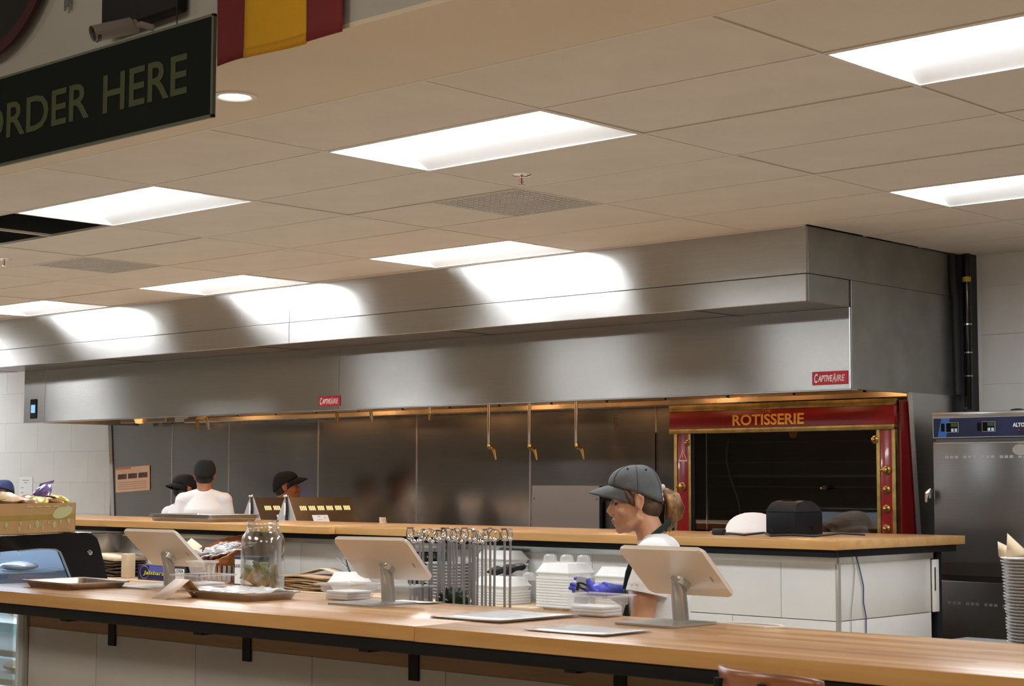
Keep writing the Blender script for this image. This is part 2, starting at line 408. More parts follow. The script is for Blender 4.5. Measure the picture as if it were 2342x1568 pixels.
# sprinklers
for n,(x,y) in enumerate(((.245,.955),(-4.129,.948))):
    t=thing('sprinkler',['chrome fire sprinkler hanging in the ceiling right of the middle troffer light','small fire sprinkler at the far left below the missing ceiling tiles'][n],'sprinkler',(x,y,H),group='ceiling sprinklers')
    ob('escutcheon',MB().lathe([(0,-.010),(.018,-.010),(.040,-.004),(.045,0)],24),M_CHR,t)
    ob('frame_arm',MB().tube([(.010,0,-.008),(.012,0,-.03),(.004,0,-.042)],.0018,6).tube([(-.010,0,-.008),(-.012,0,-.03),(-.004,0,-.042)],.0018,6),M_CHR,t)
    ob('deflector',MB().lathe([(0,-.046),(.016,-.045),(.016,-.043),(0,-.042)],12),M_CHR,t)
    ob('bulb',MB().cyl((0,0,-.040),(0,0,-.012),.0028,8),mat('sprinkler_red',(.6,.03,.02),.2),t)

# ---- hood
hood=thing('exhaust_hood','long stainless steel kitchen exhaust hood running along the back wall','hood',(-3.86,3.9,2.04))
HO=Vector((-3.86,3.9,2.04))
def hb(x0,x1,y0,y1,z0,z1,bev=0): return MB().box(x0-HO.x,x1-HO.x,y0-HO.y,y1-HO.y,z0-HO.z,z1-HO.z,bev)
XL=-8.08; YU=3.075; YL=3.50; XJ=-3.93
XU=-9.3
for a,b in ((XU,XJ),(XJ+.004,HX)):
    ob('upper_fascia',hb(a,b,YU,YU+.02,2.642,H-.002,.001),M_ST,hood)
    ob('lower_fascia',hb(a,b,YU-.004,YU+.02,2.492,2.638,.002),M_ST,hood)
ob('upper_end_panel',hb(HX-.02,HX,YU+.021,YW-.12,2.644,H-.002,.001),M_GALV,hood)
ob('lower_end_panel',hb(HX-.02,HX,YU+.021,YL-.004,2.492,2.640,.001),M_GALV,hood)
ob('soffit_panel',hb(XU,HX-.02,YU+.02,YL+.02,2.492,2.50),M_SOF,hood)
for k in range(5): ob('soffit_seam',hb(XU+1.1+k*1.95,XU+1.108+k*1.95,YU+.02,YL,2.489,2.492),M_STD,hood)
for a,b in ((XL+.34,-3.885),(-3.882,HX)):
    ob('canopy_front',hb(a,b,YL,YL+.02,2.04,2.492,.002),M_ST,hood)
ob('canopy_front',hb(XL,XL+.337,YL,YL+.02,2.04,2.492,.002),M_ST2,hood)
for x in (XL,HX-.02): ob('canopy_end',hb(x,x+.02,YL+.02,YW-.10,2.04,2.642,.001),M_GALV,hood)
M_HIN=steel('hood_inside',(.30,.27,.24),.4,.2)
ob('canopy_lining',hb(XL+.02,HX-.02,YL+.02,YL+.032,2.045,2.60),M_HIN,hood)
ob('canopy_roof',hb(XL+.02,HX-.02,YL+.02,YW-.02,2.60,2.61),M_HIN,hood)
ob('bottom_lip',hb(XL,HX,YL,YL+.07,2.034,2.040),M_ST2,hood)
# sloped filter bank
for k in range(16):
    x=XL+.06+k*.52
    f=MB(); f.box(0,.50,-.01,.01,0,.56,.003)
    ob('grease_filter',f,M_HIN,hood,Vector((x,4.64,2.06))-HO,rot=(math.radians(28),0,0))
ob('grease_gutter',hb(-7.2,HX-.02,4.58,4.74,2.047,2.083,.004),steel('warm_lit_gutter_steel',(.62,.52,.38),.25,.6),hood)  # stainless gutter with reflected warm light tinted into its base colour
# hood lamps
M_LAMP=emit('hood_lamp_glass',(1.0,.42,.13),1.0)
for k,x in enumerate((-7.55,-5.2,-3.35,-1.7)):
    ob('hood_lamp',MB().lathe([(0,-.13),(.035,-.125),(.048,-.09),(.05,0),(0,0)],16),M_LAMP,hood,Vector((x,4.15 if k else 4.35,2.20 if k!=0 else 2.17))-HO)
ob('light_housing',MB().box(-.35,.35,-.05,.05,0,.09,.004),M_HIN,hood,Vector((-7.5,4.4,2.05))-HO)
# control screen on the hood's left end
ob('screen_bezel',MB().box(-.05,.05,-.008,0,-.085,.085,.003),M_BLK,hood,Vector((XL+.165,YL,2.155))-HO)
ob('screen',MB().box(-.032,.032,-.010,-.008,-.035,.035),emit('control_screen',(.22,.50,.85),.9),hood,Vector((XL+.165,YL,2.155))-HO)
# maker plates
def plate(x):
    p=ob('maker_plate',MB().box(-.115,.115,-.004,0,-.037,.037,.001),mat('plate_red',(.45,.015,.03),.35),hood,Vector((x,YL-.001,2.105))-HO)
    for tx,a,b_,h_,c_,m_ in (('C',-.100,-.078,.052,.0,M_WHT),('APTIVE',-.076,.018,.036,-.002,M_WHT),('A',.016,.040,.050,.0,mat('plate_grey_print',(.70,.55,.55),.5)),('IRE',.042,.098,.036,-.002,MATS['plate_grey_print'])):
        ob('lettering',fit(tx,a,b_,h_,c_,m_,shear=.22,bold=.02),None,p,(0,-.0045,0),ROT_F)
plate(at(1899,879,1,YL).x); plate(at(754,928,1,YL).x)
# suppression pipe nozzles under the hood
NZ=[(1115,1118,1020),(1207,1211,1020),(1318,1318,1018)]
for k,(xa,xb,yb) in enumerate(NZ):
    p=at(xb,yb,1,4.1); t=thing('spray_nozzle',['left','middle','right'][k]+'most of the three long steel drop pipes ending in brass nozzles under the hood','nozzle',(p.x,4.1,p.z),group='long drop pipes with brass nozzles')
    ob('drop_pipe',MB().cyl((0,0,0),(0,0,.84),.011,12),M_ST2,t)
    ob('brass_elbow',MB().tube([(0,0,.012),(0,0,-.008),(.012,0,-.018),(.035,0,-.016),(.052,0,-.03)],[.012,.014,.013,.012,.013],10),M_BRS,t)
    ob('nozzle_tip',MB().tube([(.050,0,-.026),(.058,0,-.045),(.070,0,-.095)],[.015,.012,.005],10),M_BRS,t)
p=at(983,930,1,4.1); t=thing('spray_nozzle','short steel drop pipe with a small nozzle, left of the three long ones','nozzle',(p.x,4.1,1.99))
ob('drop_pipe',MB().cyl((0,0,.03),(0,0,.63),.011,12),M_ST2,t); ob('nozzle_tip',MB().tube([(0,0,.035),(0,0,0),(0,0,-.02)],[.013,.012,.005],10),M_BRSD,t)
def twin(label,xa,xb,z0,z1,dx=.0):
    xm=(xa+xb)/2; t=thing('twin_spray_nozzle',label,'nozzle',(xm,4.1,z1)); h=(xb-xa)/2
    ob('brass_pipe',MB().tube([(-h,0,-.03),(-h,0,-.006),(-h+.012,0,0),(0,0,.001),(h-.012,0,0),(h,0,-.006),(h,0,-.03)],.010,10),M_BRS,t)
    ob('drop_pipe',MB().cyl((0,0,0),(0,0,2.62-z1),.009,10),M_BRSD,t)
    for s in (-1,1): ob('nozzle_tip',MB().tube([(s*h,0,-.022),(s*h+dx*(s if dx<.0 else 1),0,-.06),(s*h+dx*1.8,0,z0-z1)],[.014,.013,.006],10),M_BRSD if s<0 else M_ST2,t)
twin('brass twin nozzle pipe beside the left red maker plate',at(770,937,1,4.1).x,at(848,937,1,4.1).x,1.98,2.07,.01)
twin('small arched brass twin nozzle under the left part of the hood',at(450,955,1,4.1).x,at(474,955,1,4.1).x,1.955,2.055,.015)
# backsplash panels
js=[-8.64,-7.653,-6.808,-5.60,-4.41,-3.196,-2.008,-1.80,.36]
for a,b in zip(js,js[1:]):
    ob('steel_panel',MB().box(a+.004,b-.004,YW-.012,YW,.9,2.35,.002),M_STB,wb)
    ob('joint_strip',MB().box(b-.008,b+.008,YW-.016,YW-.006,.9,2.05,.002),M_ST2,wb)
a=at(1430,990,1,4.78); b=at(1503,990,1,4.78); ob('access_panel',MB().box(a.x,b.x,YW-.016,YW-.012,1.45,a.z,.001),M_STB,wb)
# tapered end panels
def endpanel(x):
    m=MB().prism([(YW-.02,0.9),(YW-.02,2.045),(4.40 if x<0 else 4.13,2.045),(4.50 if x<0 else 4.24,.9)],x-.012,x+.012,m4=Matrix(((0,0,1,0),(1,0,0,0),(0,1,0,0),(0,0,0,1))))
    o=struct('trim_end_panel',m,M_ST2)
    f=MB(); y1,y2=(4.40,4.50) if x<0 else (4.13,4.24); f.tube([(x,y1,2.045),(x,y2,.9)],[.018,.018],4); ob('edge_trim',f,M_ST2,o)
endpanel(HX-.0)
struct('trim_splash_edge',MB().tube([(-8.655,YW-.02,2.10),(-8.565,YW-.02,1.15),(-8.54,YW-.02,.9)],[(.022,.022)]*3,4),M_ST2)
# corner post and black pipes at the right
struct('trim_corner_dark',MB().box(.365,.445,4.70,YW,1.0,H),mat('corner_dark',(.03,.03,.032),.7))
p1=at(2190,590,1,4.68); p2=at(2205,690,1,4.68); p3=at(2215,903,1,4.68)
t=thing('insulated_pipe','black insulated pipe bending down along the right end of the hood','pipe',(p1.x,4.67,1.9))
ob('pipe_run',MB().tube([Vector(p)-Vector((p1.x,4.67,1.9)) for p in (( .378,4.62,2.89),(.382,4.62,2.74),(.395,4.62,2.6),(.402,4.62,2.05))],.022,12),M_RUB,t)
t=thing('gas_pipe','straight black vertical pipe with a yellow mark in the back right corner','pipe',(.432,4.70,1.0))
ob('pipe_run',MB().cyl((0,0,0),(0,0,1.9),.024,14),M_BLKG,t); ob('yellow_mark',MB().cyl((0,-.001,1.73),(0,-.001,1.76),.0255,14),mat('yellow_tape',(.6,.45,.03),.5),t,label='yellow tape mark')
for s in (2.16,2.30,2.47): ob('pipe_band',MB().cyl((0,0,s-1.0),(0,0,s-.992),.026,14),M_CHR,t)

# ---- posters
M_POST=varied('poster_paper',(.85,.56,.38),.6,.05,5)
p=at(303,1095,1,4.78); t=thing('poster','orange tinted notice with three dark photos taped to the steel backsplash','poster',(p.x,4.782,p.z),rot=(0,-.05,0))
ob('sheet',MB().box(-.275,.275,-.003,0,-.115,.115),M_POST,t)
for k in range(3):
    q=ob('printed_photo',MB().box(-.072,.072,-.004,-.003,-.024,.024),varied('photo_dark%d'%k,(.10,.035,.03),.5,.7,30),t,(-.165+k*.168,0,.03))
ob('header_band',MB().box(-.27,-.02,-.004,-.003,.098,.112),mat('poster_orange',(.75,.16,.06),.6),t)
for k in range(4): ob('text_line',MB().box(-.24,.23,-.004,-.003,-.03-.02*k,-.024-.02*k),mat('poster_text',(.50,.32,.24),.7),t)
p=at(59,1117,1,YW-.004); t=thing('notice_sheet','plain white notice sheet on the white tiles at far left','poster',(p.x,YW-.003,p.z))
ob('sheet',MB().box(-.125,.125,-.003,0,-.13,.12),M_PAPER,t)
for k,(w_,z) in enumerate(((.06,.085),(.03,.06),(.05,.01),(.05,-.04),(.04,-.08))): ob('text_line',MB().box(-.09 if k>1 else -w_,-.09+w_ if k>1 else w_,-.004,-.003,z-.004,z+.004),M_GREYT,t)
# ================================================================ FRONT COUNTER
ZC=1.10; CY0,CY1=-1.13,-.385
fc=thing('front_counter','long order counter with thick maple top and white tiled front, nearest the camera','counter',(1.9,-.75,0)); FO=Vector((1.9,-.75,0))
def fb(x0,x1,y0,y1,z0,z1,bev=0): return MB().box(x0-FO.x,x1-FO.x,y0-FO.y,y1-FO.y,z0,z1,bev,2)
def slab(x0,x1,mt_top,mt_edge,y0,y1,z0,z1,par,O):
    o=ob('worktop_slab',MB().box((x0-x1)/2,(x1-x0)/2,(y0-y1)/2,(y1-y0)/2,z0-z1,0,.003,2),mt_top,par,Vector(((x0+x1)/2,(y0+y1)/2,z1))-O)
    o.data.materials.append(mt_edge)
    for p in o.data.polygons:
        if abs(p.normal.z)<.5: p.material_index=1
    return o
slab(-.98,1.7405,M_WOOD,M_WOODE,CY0,CY1,1.055,ZC,fc,FO)
slab(1.7415,5.2,M_WOOD,M_WOODE,CY0,CY1,1.054,ZC-.001,fc,FO)
ob('steel_frame',fb(-.98,5.2,CY0+.008,CY0+.045,1.016,1.054,.002),M_BLK,fc)
ob('rear_frame',fb(-.70,5.2,-.46,-.42,1.016,1.054,.002),M_BLK,fc)
ob('underboard',fb(-.72,5.2,-.93,-.43,.99,1.016),M_PLY,fc)
ob('plywood_strip',fb(-.70,5.2,-.905,-.89,.945,1.016),M_PLY,fc)
ob('tile_backing',fb(-.735,5.2,-.888,-.80,0,1.0),M_GROUT,fc)
ob('corner_trim',fb(-.742,-.722,-.912,-.80,0,1.015,.001),M_ALU,fc)
xs=[-.735,-.24,.382,1.017,1.644,2.27,2.895,3.52,4.145,4.77]
for r in range(3):
    z1=.945-.31*r; z0=z1-.31
    off=0 if r%2==0 else .31
    for a,b in zip(xs,xs[1:]):
        if r%2:
            a2,b2=a+(.31 if a>-.7 else .018),b+.31
        else: a2,b2=(a if a>-.7 else a+.018),b
        ob('tile',fb(a2+.0015,b2-.0015,-.902,-.888,z0+.0015,z1-.0015,.0015),M_TILEF,fc)
for x in (-.13,.68,1.51,2.34,3.17,4.0):
    m=MB(); m.box(x-.022-FO.x,x+.022-FO.x,-.912-FO.y,-.903-FO.y,.905,1.016,.001); m.box(x-.022-FO.x,x+.022-FO.x,-1.12-FO.y,-.903-FO.y,1.008,1.016,.001)
    ob('bracket',m,M_BLK,fc)
ob('rear_shelf',fb(-.6,5.0,-.80,-.36+.10,.80,.825,.002),M_PLY,fc)

# ================================================================ BACK COUNTER (raised pass counter)
ZB=1.249; BY0,BY1=2.40,3.25
bc=thing('pass_counter','raised second counter with maple top and glossy white tiles behind the staff','counter',(-3,2.8,0)); BO=Vector((-3,2.8,0))
def bb(x0,x1,y0,y1,z0,z1,bev=0): return MB().box(x0-BO.x,x1-BO.x,y0-BO.y,y1-BO.y,z0,z1,bev,2)
XR=.95
slab(-6.9,-2.6,M_WOOD,M_WOODE,2.30,BY1,1.204,ZB,bc,BO)
slab(-2.598,-.2,M_WOOD,M_WOODE,2.36,BY1,1.204,ZB,bc,BO)
slab(-.198,XR,M_WOOD,M_WOODE,2.40,3.66,1.204,ZB,bc,BO)
ob('steel_frame',bb(-6.85,XR-.02,2.42,2.46,1.168,1.204,.002),M_BLK,bc)
ob('side_frame',bb(XR-.06,XR-.02,2.46,3.60,1.168,1.204,.002),M_BLK,bc)
TY0=2.50; TX1=.90
ob('steel_channel',bb(-6.85,TX1-.004,TY0-.012,TY0+.03,1.135,1.200,.002),M_ALU,bc)
ob('side_channel',bb(TX1-.03,TX1+.006,TY0-.0,3.40,1.135,1.200,.002),M_ALU,bc)
ob('wall_core',bb(-6.85,-.2,TY0+.014,3.10,0,1.17),M_GROUT,bc); ob('wall_core',bb(-.2,TX1-.014,TY0+.014,3.40,0,1.17),M_GROUT,bc)
ob('corner_trim',bb(TX1-.016,TX1+.003,TY0-.003,TY0+.016,0,1.15,.001),M_ALU,bc)
rowz=[(1.135,.862),(.858,.555),(.551,.25)]
for r,(z1,z0) in enumerate(rowz):
    x=TX1-.016; wds=[.315]+[.61]*15 if r%2==0 else [.61]*16
    for w_ in wds:
        a=x-w_
        if a<-6.85: break
        ob('tile',bb(a+.0015,x-.0015,TY0,TY0+.014,z0,z1,.0015),M_TILE,bc); x=a
    ob('side_tile',bb(TX1-.014,TX1,TY0+.018,3.38,z0,z1,.0015),M_TILE,bc)
for y in (3.47,): ob('steel_leg',bb(TX1-.05,TX1,y-.025,y+.025,0,1.17,.002),M_BLK,bc)
wbd=ob('side_board',MB().box(-.006,.006,-.012,.05,-.14,.13,.004,2),M_WHT,bc,Vector((TX1+.004,3.40,1.0))-BO)
ob('board_slot',MB().box(-.001,.002,-.004,.004,-.06,.06),M_BLK,bc,Vector((TX1+.011,3.405,1.03))-BO)
# blue cable down the side
t=thing('network_cable','thin blue cable hanging down the tiled right end of the pass counter','cable',(TX1+.008,2.62,1.17))
pts=[(1958,1268),(1966,1300),(1975,1340),(1975,1378),(1981,1410),(1981,1447),(1980,1490)]
ob('cord',MB().tube([at(x,y,0,TX1+.008)-Vector((TX1+.008,2.62,1.17)) for x,y in pts],.0035,6),mat('blue_cord',(.05,.11,.20),.5),t)
t=thing('pale_cable','thin grey cable on the tiled right end left of the blue cable','cable',(TX1+.006,2.56,1.17))
ob('cord',MB().tube([at(x,y,0,TX1+.007)-Vector((TX1+.006,2.56,1.17)) for x,y in ((1948,1270),(1955,1300),(1952,1350),(1947,1400),(1947,1450))],.0022,6),mat('grey_cord',(.35,.36,.35),.5),t)
# lower worktop against the tiled wall
WZ=.87
wt=thing('prep_counter','low pale maple prep counter between the two long counters, holding takeaway containers','counter',(-3.3,2.3,0)); WO=Vector((-3.3,2.3,0))
slab(-6.6,-.66,M_WOODL,M_WOODL,2.03,TY0-.003,WZ-.04,WZ,wt,WO)
ob('cabinet_body',MB().box(-6.55-WO.x,-.72-WO.x,2.10-WO.y,TY0-.01-WO.y,.08,WZ-.04,.003),M_WHT,wt)
for k in range(10): ob('cabinet_door',MB().box(-6.53+k*.58-WO.x,-5.96+k*.58-WO.x,2.083-WO.y,2.10-WO.y,.12,WZ-.06,.003),M_WHT,wt)
# equipment line behind the pass counter (low steel tables along the wall)
t=thing('cooking_line','row of low stainless cooking equipment behind the pass counter, mostly hidden','equipment',(-4,4.2,0))
for k in range(7): ob('steel_unit',MB().box(-4.3+k*.95,-3.36+k*.95,.26,.57,.05,.98,.004),M_ST2,t)
p=at(1217,1110,1,4.35); q=at(1370,1112,1,4.35)
t=thing('steel_cabinet','pale steel equipment panel with two screws right of the long drop pipes','equipment',((p.x+q.x)/2,4.35,1.0)); hw=(q.x-p.x)/2; hz=p.z-1.0
ob('body',MB().box(-hw,hw,.004,.40,-.0,hz,.002),M_STD,t); ob('front_panel',MB().box(-hw,hw,0,.004,.02,hz,.001),mat('satin_panel',(.48,.46,.45),.38,.85),t)
for s in (-1,1): ob('screw',MB().lathe([(0,.004),(.007,.003),(.008,0)],10),M_BRSD,t,(s*(hw-.02),0,hz-.09),(PI/2,0,0))
t=thing('steel_cabinet','dark narrow equipment unit beside the pale steel panel, behind the woman','equipment',(q.x+.18,4.4,1.0)); ob('body',MB().box(-.17,.2,0,.35,0,.40,.003),M_STD,t); ob('door',MB().box(-.07,.18,-.01,0,.02,.37,.003),M_BLK,t)

# ================================================================ TABLET STANDS
M_TGR=mat('stand_metal',(.50,.50,.49),.34,.6)
def tablet(label,yaw=2):
    t=thing('tablet_stand',label,'tablet',group='white tablets on stands along the front counter')
    W,Hh,T=.308,.222,.014; th=math.radians(40)
    # shell local: x width, v along height; top leans to -y
    def rr(w,h,r):
        out=[]
        for cx,cy,a0 in ((w/2-r,h/2-r,0),(-w/2+r,h/2-r,90),(-w/2+r,-h/2+r,180),(w/2-r,-h/2+r,270)):
            for k in range(6):
                a=math.radians(a0+k*18); out.append((cx+r*math.cos(a),cy+r*math.sin(a)))
        return out
    # local frame: X=x, Y axis along 'down' direction, normal
    dn=Vector((0,math.cos(th),-math.sin(th))); nx=Vector((1,0,0)); nn=nx.cross(dn)  # faces -y,-z? (back side)
    RZ=Matrix.Rotation(math.radians(yaw),4,'Z'); c=Vector((.018,-.034,.156))
    M=Matrix(((nx.x,-dn.x,nn.x,c.x),(nx.y,-dn.y,nn.y,c.y),(nx.z,-dn.z,nn.z,c.z),(0,0,0,1)))
    if M.to_3x3().determinant()<0: nn=-nn; M=Matrix(((nx.x,-dn.x,nn.x,c.x),(nx.y,-dn.y,nn.y,c.y),(nx.z,-dn.z,nn.z,c.z),(0,0,0,1)))
    M=Matrix.Translation(c)@RZ@Matrix.Translation(-c)@M
    back=-1 if nn.y>0 else 1
    ob('shell',MB().prism(rr(W,Hh,.018),-T/2,T/2,m4=M,bev=.003),M_TABW,t)
    z=(T/2+.0006)*(-back); ob('screen',MB().prism(rr(W-.016,Hh-.016,.010),z-.0006,z+.0006,m4=M),mat('screen_dark',(.01,.012,.02),.08),t)
    zb=(T/2+.001)*back
    b=MB(); b.box(W/2-.036,W/2-.032,-.035,-.012,zb-.0005,zb+.0005,m4=M); ob('side_mark',b,M_GREYT,t)
    hub=MB().lathe([(0,0),(.030,0),(.026,.02),(0,.022)],20,m4=M@Matrix.Translation((0,-.045,T/2*back))@(Matrix.Rotation(PI,4,'X') if back<0 else Matrix.Identity(4)))
    ob('hub',hub,M_TGR,t)
    ob('stand_arm',MB().tube([(.006,.004,.004),(.002,.004,.055),(.002,-.002,.095),(.010,-.018,.125),(.014,-.028,.138)],[(.022,.027),(.022,.026),(.023,.024),(.023,.020),(.02,.016)],18),M_TGR,t)
    pl=MB().prism(rr(.225,.235,.02),0,.006,bev=.001,loc=(.01,-.075,0)); ob('base_plate',pl,M_TGR,t)
    ob('rubber_feet',MB().box(-.09,-.07,-.17,-.15,-.0,.001),M_RUB,t)
    return t
tb=tablet('rightmost white tablet on a silver stand, in front of the woman')
tb.location=(2.206,-.466,ZC)
def place_tab(o,px,py,lab,drx=0):
    pass
t2=tablet('middle white tablet on a silver stand, left of the metal number stands',12); t2.location=(.963,-.519,ZC)
t3=tablet('leftmost white tablet on a silver stand, behind the folded card',6); t3.location=(-.348,-.500,ZC)
t=thing('charging_cable','thin white cable lying on the counter right of the right tablet','cable',(2.43,-.47,ZC))
ob('cord',MB().tube([(-.08,.06,.005),(.02,.08,.005),(.10,.07,.005),(.14,.03,.005),(.10,-.01,.005),(.02,-.0,.005),(-.05,.01,.005)],.0035,6),M_WHT,t)
# ================================================================ SHEET PANS
def pan(w,d,h,lip=.012,mt=M_ALU):
    t=.0015; m=MB()
    def ring(x,y,z,r=.02):
        out=[]
        for cx,cy,a0 in ((x-r,y-r,0),(-x+r,y-r,90),(-x+r,-y+r,180),(x-r,-y+r,270)):
            for k in range(4):
                a=math.radians(a0+k*30); out.append(Vector((cx+r*math.cos(a),cy+r*math.sin(a),z)))
        return out
    R=[ring(w/2-lip-.014,d/2-lip-.014,t+.0012),ring(w/2-lip-.004,d/2-lip-.004,h),ring(w/2,d/2,h+.002),ring(w/2,d/2,h-.004),ring(w/2-lip+.001,d/2-lip+.001,h-.003),ring(w/2-lip-.012,d/2-lip-.012,0)]
    vs=[[m.bm.verts.new(p) for p in r] for r in R]; n=16
    for a,c in zip(vs,vs[1:]):
        for k in range(n): m.bm.faces.new((a[k],a[(k+1)%n],c[(k+1)%n],c[k]))
    m.bm.faces.new(vs[0]); m.bm.faces.new(vs[-1][::-1]); return m
M_PAN=varied('used_aluminium',(.50,.43,.35),.38,.20,12,metal=.9)
t=thing('sheet_pan','worn empty aluminium sheet pan at the left end of the front counter','tray',(-.565,-.79,ZC),-.05); ob('pan_body',pan(.37,.285,.026),M_PAN,t)
t=thing('sheet_pan','aluminium sheet pan lined with crumpled clear film, in front of the glass jar','tray',(.435,-.73,ZC)); ob('pan_body',pan(.355,.255,.027),M_ALU,t)
random.seed(3)
film=MB().grid(lambda u,v:((u-.5)*.33,(v-.5)*.23,.030+.010*math.sin(9*u+4*v)*math.sin(7*v)+random.uniform(-.002,.004)),16,14)
ob('film_liner',film,cloudy('crumpled_film',(.85,.86,.88),.55),t)
for k in range(3):
    t=thing('sheet_pan',['lowest','middle','topmost'][k]+' aluminium sheet pan of the stack on the pass counter at left','tray',(-4.33,2.66+.004*k,ZB+.010*k+.001),-.0,group='sheet pans stacked on the pass counter')
    ob('pan_body',pan(.70,.44,.026),M_ALU,t)
# ================================================================ PAPERS, CARD, JAR
def paper(name,lab,cat,c,w,d,rz,mt,n=4,thk=.0012,print_=True):
    t=thing(name,lab,cat,(c[0],c[1],ZC),rz)
    for k in range(n):
        s=MB().grid(lambda u,v:((u-.5)*w+.004*k,(v-.5)*d-.003*k,.0015+.0014*k+.0035*abs(u-.5)**2*4*(k+1)/n*(1 if u>.5 else .3)),8,4); me=solidify(s.mesh(),thk*.4); ob('sheet',me,mt,t)
    if print_:
        for k in range(6): ob('text_line',MB().box(-w*.38,w*.3-.02*(k%3),d*.32-k*d*.12-.0015,d*.32-k*d*.12+.0015,.0035+.0014*n,.0038+.0014*n),M_GREYT,t)
    return t
paper('paper_menu','stack of printed menu sheets on the counter left of the clear container','paper',(1.70,-.70),.30,.36,0,mat('sleeve_paper',(.90,.91,.94),.3,coat=.4))
paper('paper_menu','glossy laminated menu lying on the counter in front of the right tablet','paper',(2.215,-.90),.30,.22,0,mat('laminate',(.92,.93,.95),.25,coat=.4),2)
paper('order_pad','white order sheet lying behind the middle tablet base','paper',(1.03,-.44),.20,.07,0,M_PAPER,2,print_=False)
t=thing('tent_card','small folded kraft paper tent card on the counter left of the front sheet pan','card',(.262,-.865,ZC),math.radians(-4))
a=.055
me=solidify(MB().grid(lambda u,v:((u-.5)*.095,(-.10+.10*v)*1.0-.01,.0+.068*v),2,2).mesh(),.001); ob('front_flap',me,varied('card_print',(.62,.50,.42),.6,.1,8),t)
me=solidify(MB().grid(lambda u,v:((u-.5)*.095,(.07*v)-.01,.068-.068*v),2,2).mesh(),.001); ob('rear_flap',me,M_KRAFT,t)
# jar
t=thing('glass_jar','large clear glass tip jar holding a few banknotes','jar',(.215,-.470,ZC)); 
JR=.078; JS=1.07
prof=[(0,.006),(.060,.006),(.070,.012),(JR-.003,.03),(JR-.003,.17),(.070,.195),(.056,.212),(.052,.218),(.052,.252)]
out=[(.056,.252),(.056,.244),(.058,.242),(.056,.238),(.056,.230),(.059,.227),(.056,.222),(.060,.214),(.074,.196),(JR,.172),(JR,.03),(.074,.008),(.066,0),(0,.001)]
ob('jar_body',MB().lathe([(a*JS,b*JS*1.02) for a,b in prof+out],48),glassy('jar_glass',refl=.13,rough=.03,tint=.95),t)
M_BILL=varied('banknote',(.32,.35,.20),.7,.25,30)
random.seed(11)
for k in range(9):
    r=random.uniform(0,6.28); px=random.uniform(-.035,.04); py=random.uniform(-.04,.03)
    ph=random.uniform(0,3)
    me=solidify(MB().grid(lambda u,v:((u-.5)*.078,.004*math.sin(3*u+ph),(v-.5)*.058+.004*math.sin(4*u)),6,4).mesh(),.0006)
    ob('banknote',me,M_BILL if k%3 else varied('banknote_tan',(.45,.34,.20),.7,.3,30),t,(px,py,.034+.008*k*(.8 if k<4 else .9)),(random.uniform(-.6,.6),random.uniform(-.7,.7),r))
# ================================================================ CLEAR CONTAINERS
def tub(w,d,h,lab,loc,fill=None,rz=0,cat='container',lid=True,fh=.03):
    t=thing('clear_container',lab,cat,loc,rz)
    m=MB()
    def ring(x,y,z,r=.015):
        out=[]
        for cx,cy,a0 in ((x-r,y-r,0),(-x+r,y-r,90),(-x+r,-y+r,180),(x-r,-y+r,270)):
            for k in range(4):
                a=math.radians(a0+k*30); out.append(Vector((cx+r*math.cos(a),cy+r*math.sin(a),z)))
        return out
    R=[ring(w/2-.012,d/2-.012,.001),ring(w/2-.004,d/2-.004,h*.55),ring(w/2+.001,d/2+.001,h*.58),ring(w/2+.002,d/2+.002,h),ring(w/2+.016,d/2+.016,h+.001),ring(w/2+.016,d/2+.016,h-.004)]
    vs=[[m.bm.verts.new(p) for p in r] for r in R]
    for a,c in zip(vs,vs[1:]):
        for k in range(16): m.bm.faces.new((a[k],a[(k+1)%16],c[(k+1)%16],c[k]))
    m.bm.faces.new(vs[0]); ob('tub_body',m,M_CLR,t)
    if lid:
        ob('rim',MB().box(-w/2-.016,w/2+.016,-d/2-.016,-d/2-.010,h,h+.004,.001).box(-w/2-.016,w/2+.016,d/2+.010,d/2+.016,h,h+.004,.001).box(-w/2-.016,-w/2-.010,-d/2,d/2,h,h+.004,.001).box(w/2+.010,w/2+.016,-d/2,d/2,h,h+.004,.001),cloudy('rim_plastic',(.8,.8,.8),.45),t)
    if fill:
        for k in range(3): ob('paper_content',MB().box(-w/2+.016,w/2-.018,-d/2+.016,d/2-.018,.003+fh/3*k,.003+fh/3*(k+.9),.002,loc=(random.uniform(-.002,.002),0,0)),fill,t)
    return t
M_CONT=varied('napkin_stack',(.72,.73,.75),.6,.08,12)
tub(.165,.125,.064,'clear plastic container with folded white papers in front of the woman',(1.865,-.445,ZC),M_CONT)
tub(.15,.16,.060,'clear plastic container of white papers left of the glass jar',(-.035,-.56,ZC),M_CONT)
tub(.15,.15,.055,'clear plastic container between the glass jar and the middle tablet',(.745,-.50,ZC),M_CONT)
t=thing('cup_stack','small clear plastic cup with lid on top of the left clear container','cup',(-.045,-.56,ZC+.066)); ob('cup_body',MB().lathe([(0,0),(.045,0),(.056,.040),(.066,.042),(.066,.048),(0,.05)],24),cloudy('deli_cup',(.8,.8,.78),.4),t)
t=thing('storage_bin','milky translucent plastic bin behind the middle tablet','container',(.88,-.335,1.045)); 
ob('bin_body',MB().box(-.07,.07,-.05,.05,0,.105,.006),cloudy('milky_bin',(.62,.64,.66),.6),t); ob('bin_rim',MB().box(-.076,.076,-.056,.056,.098,.106,.002),cloudy('milky_rim',(.75,.76,.78),.6),t)
t=thing('rear_ledge','narrow wooden ledge behind the front counter carrying a bin and a bag','shelf',(.9,-.30,1.0)); ob('board',MB().box(-.5,.25,-.08,.09,.02,.045,.002),M_PLY,t); ob('support',MB().box(-.45,-.42,-.06,.07,-.17,.02,.002).box(.17,.20,-.06,.07,-.17,.02,.002),M_BLK,t)
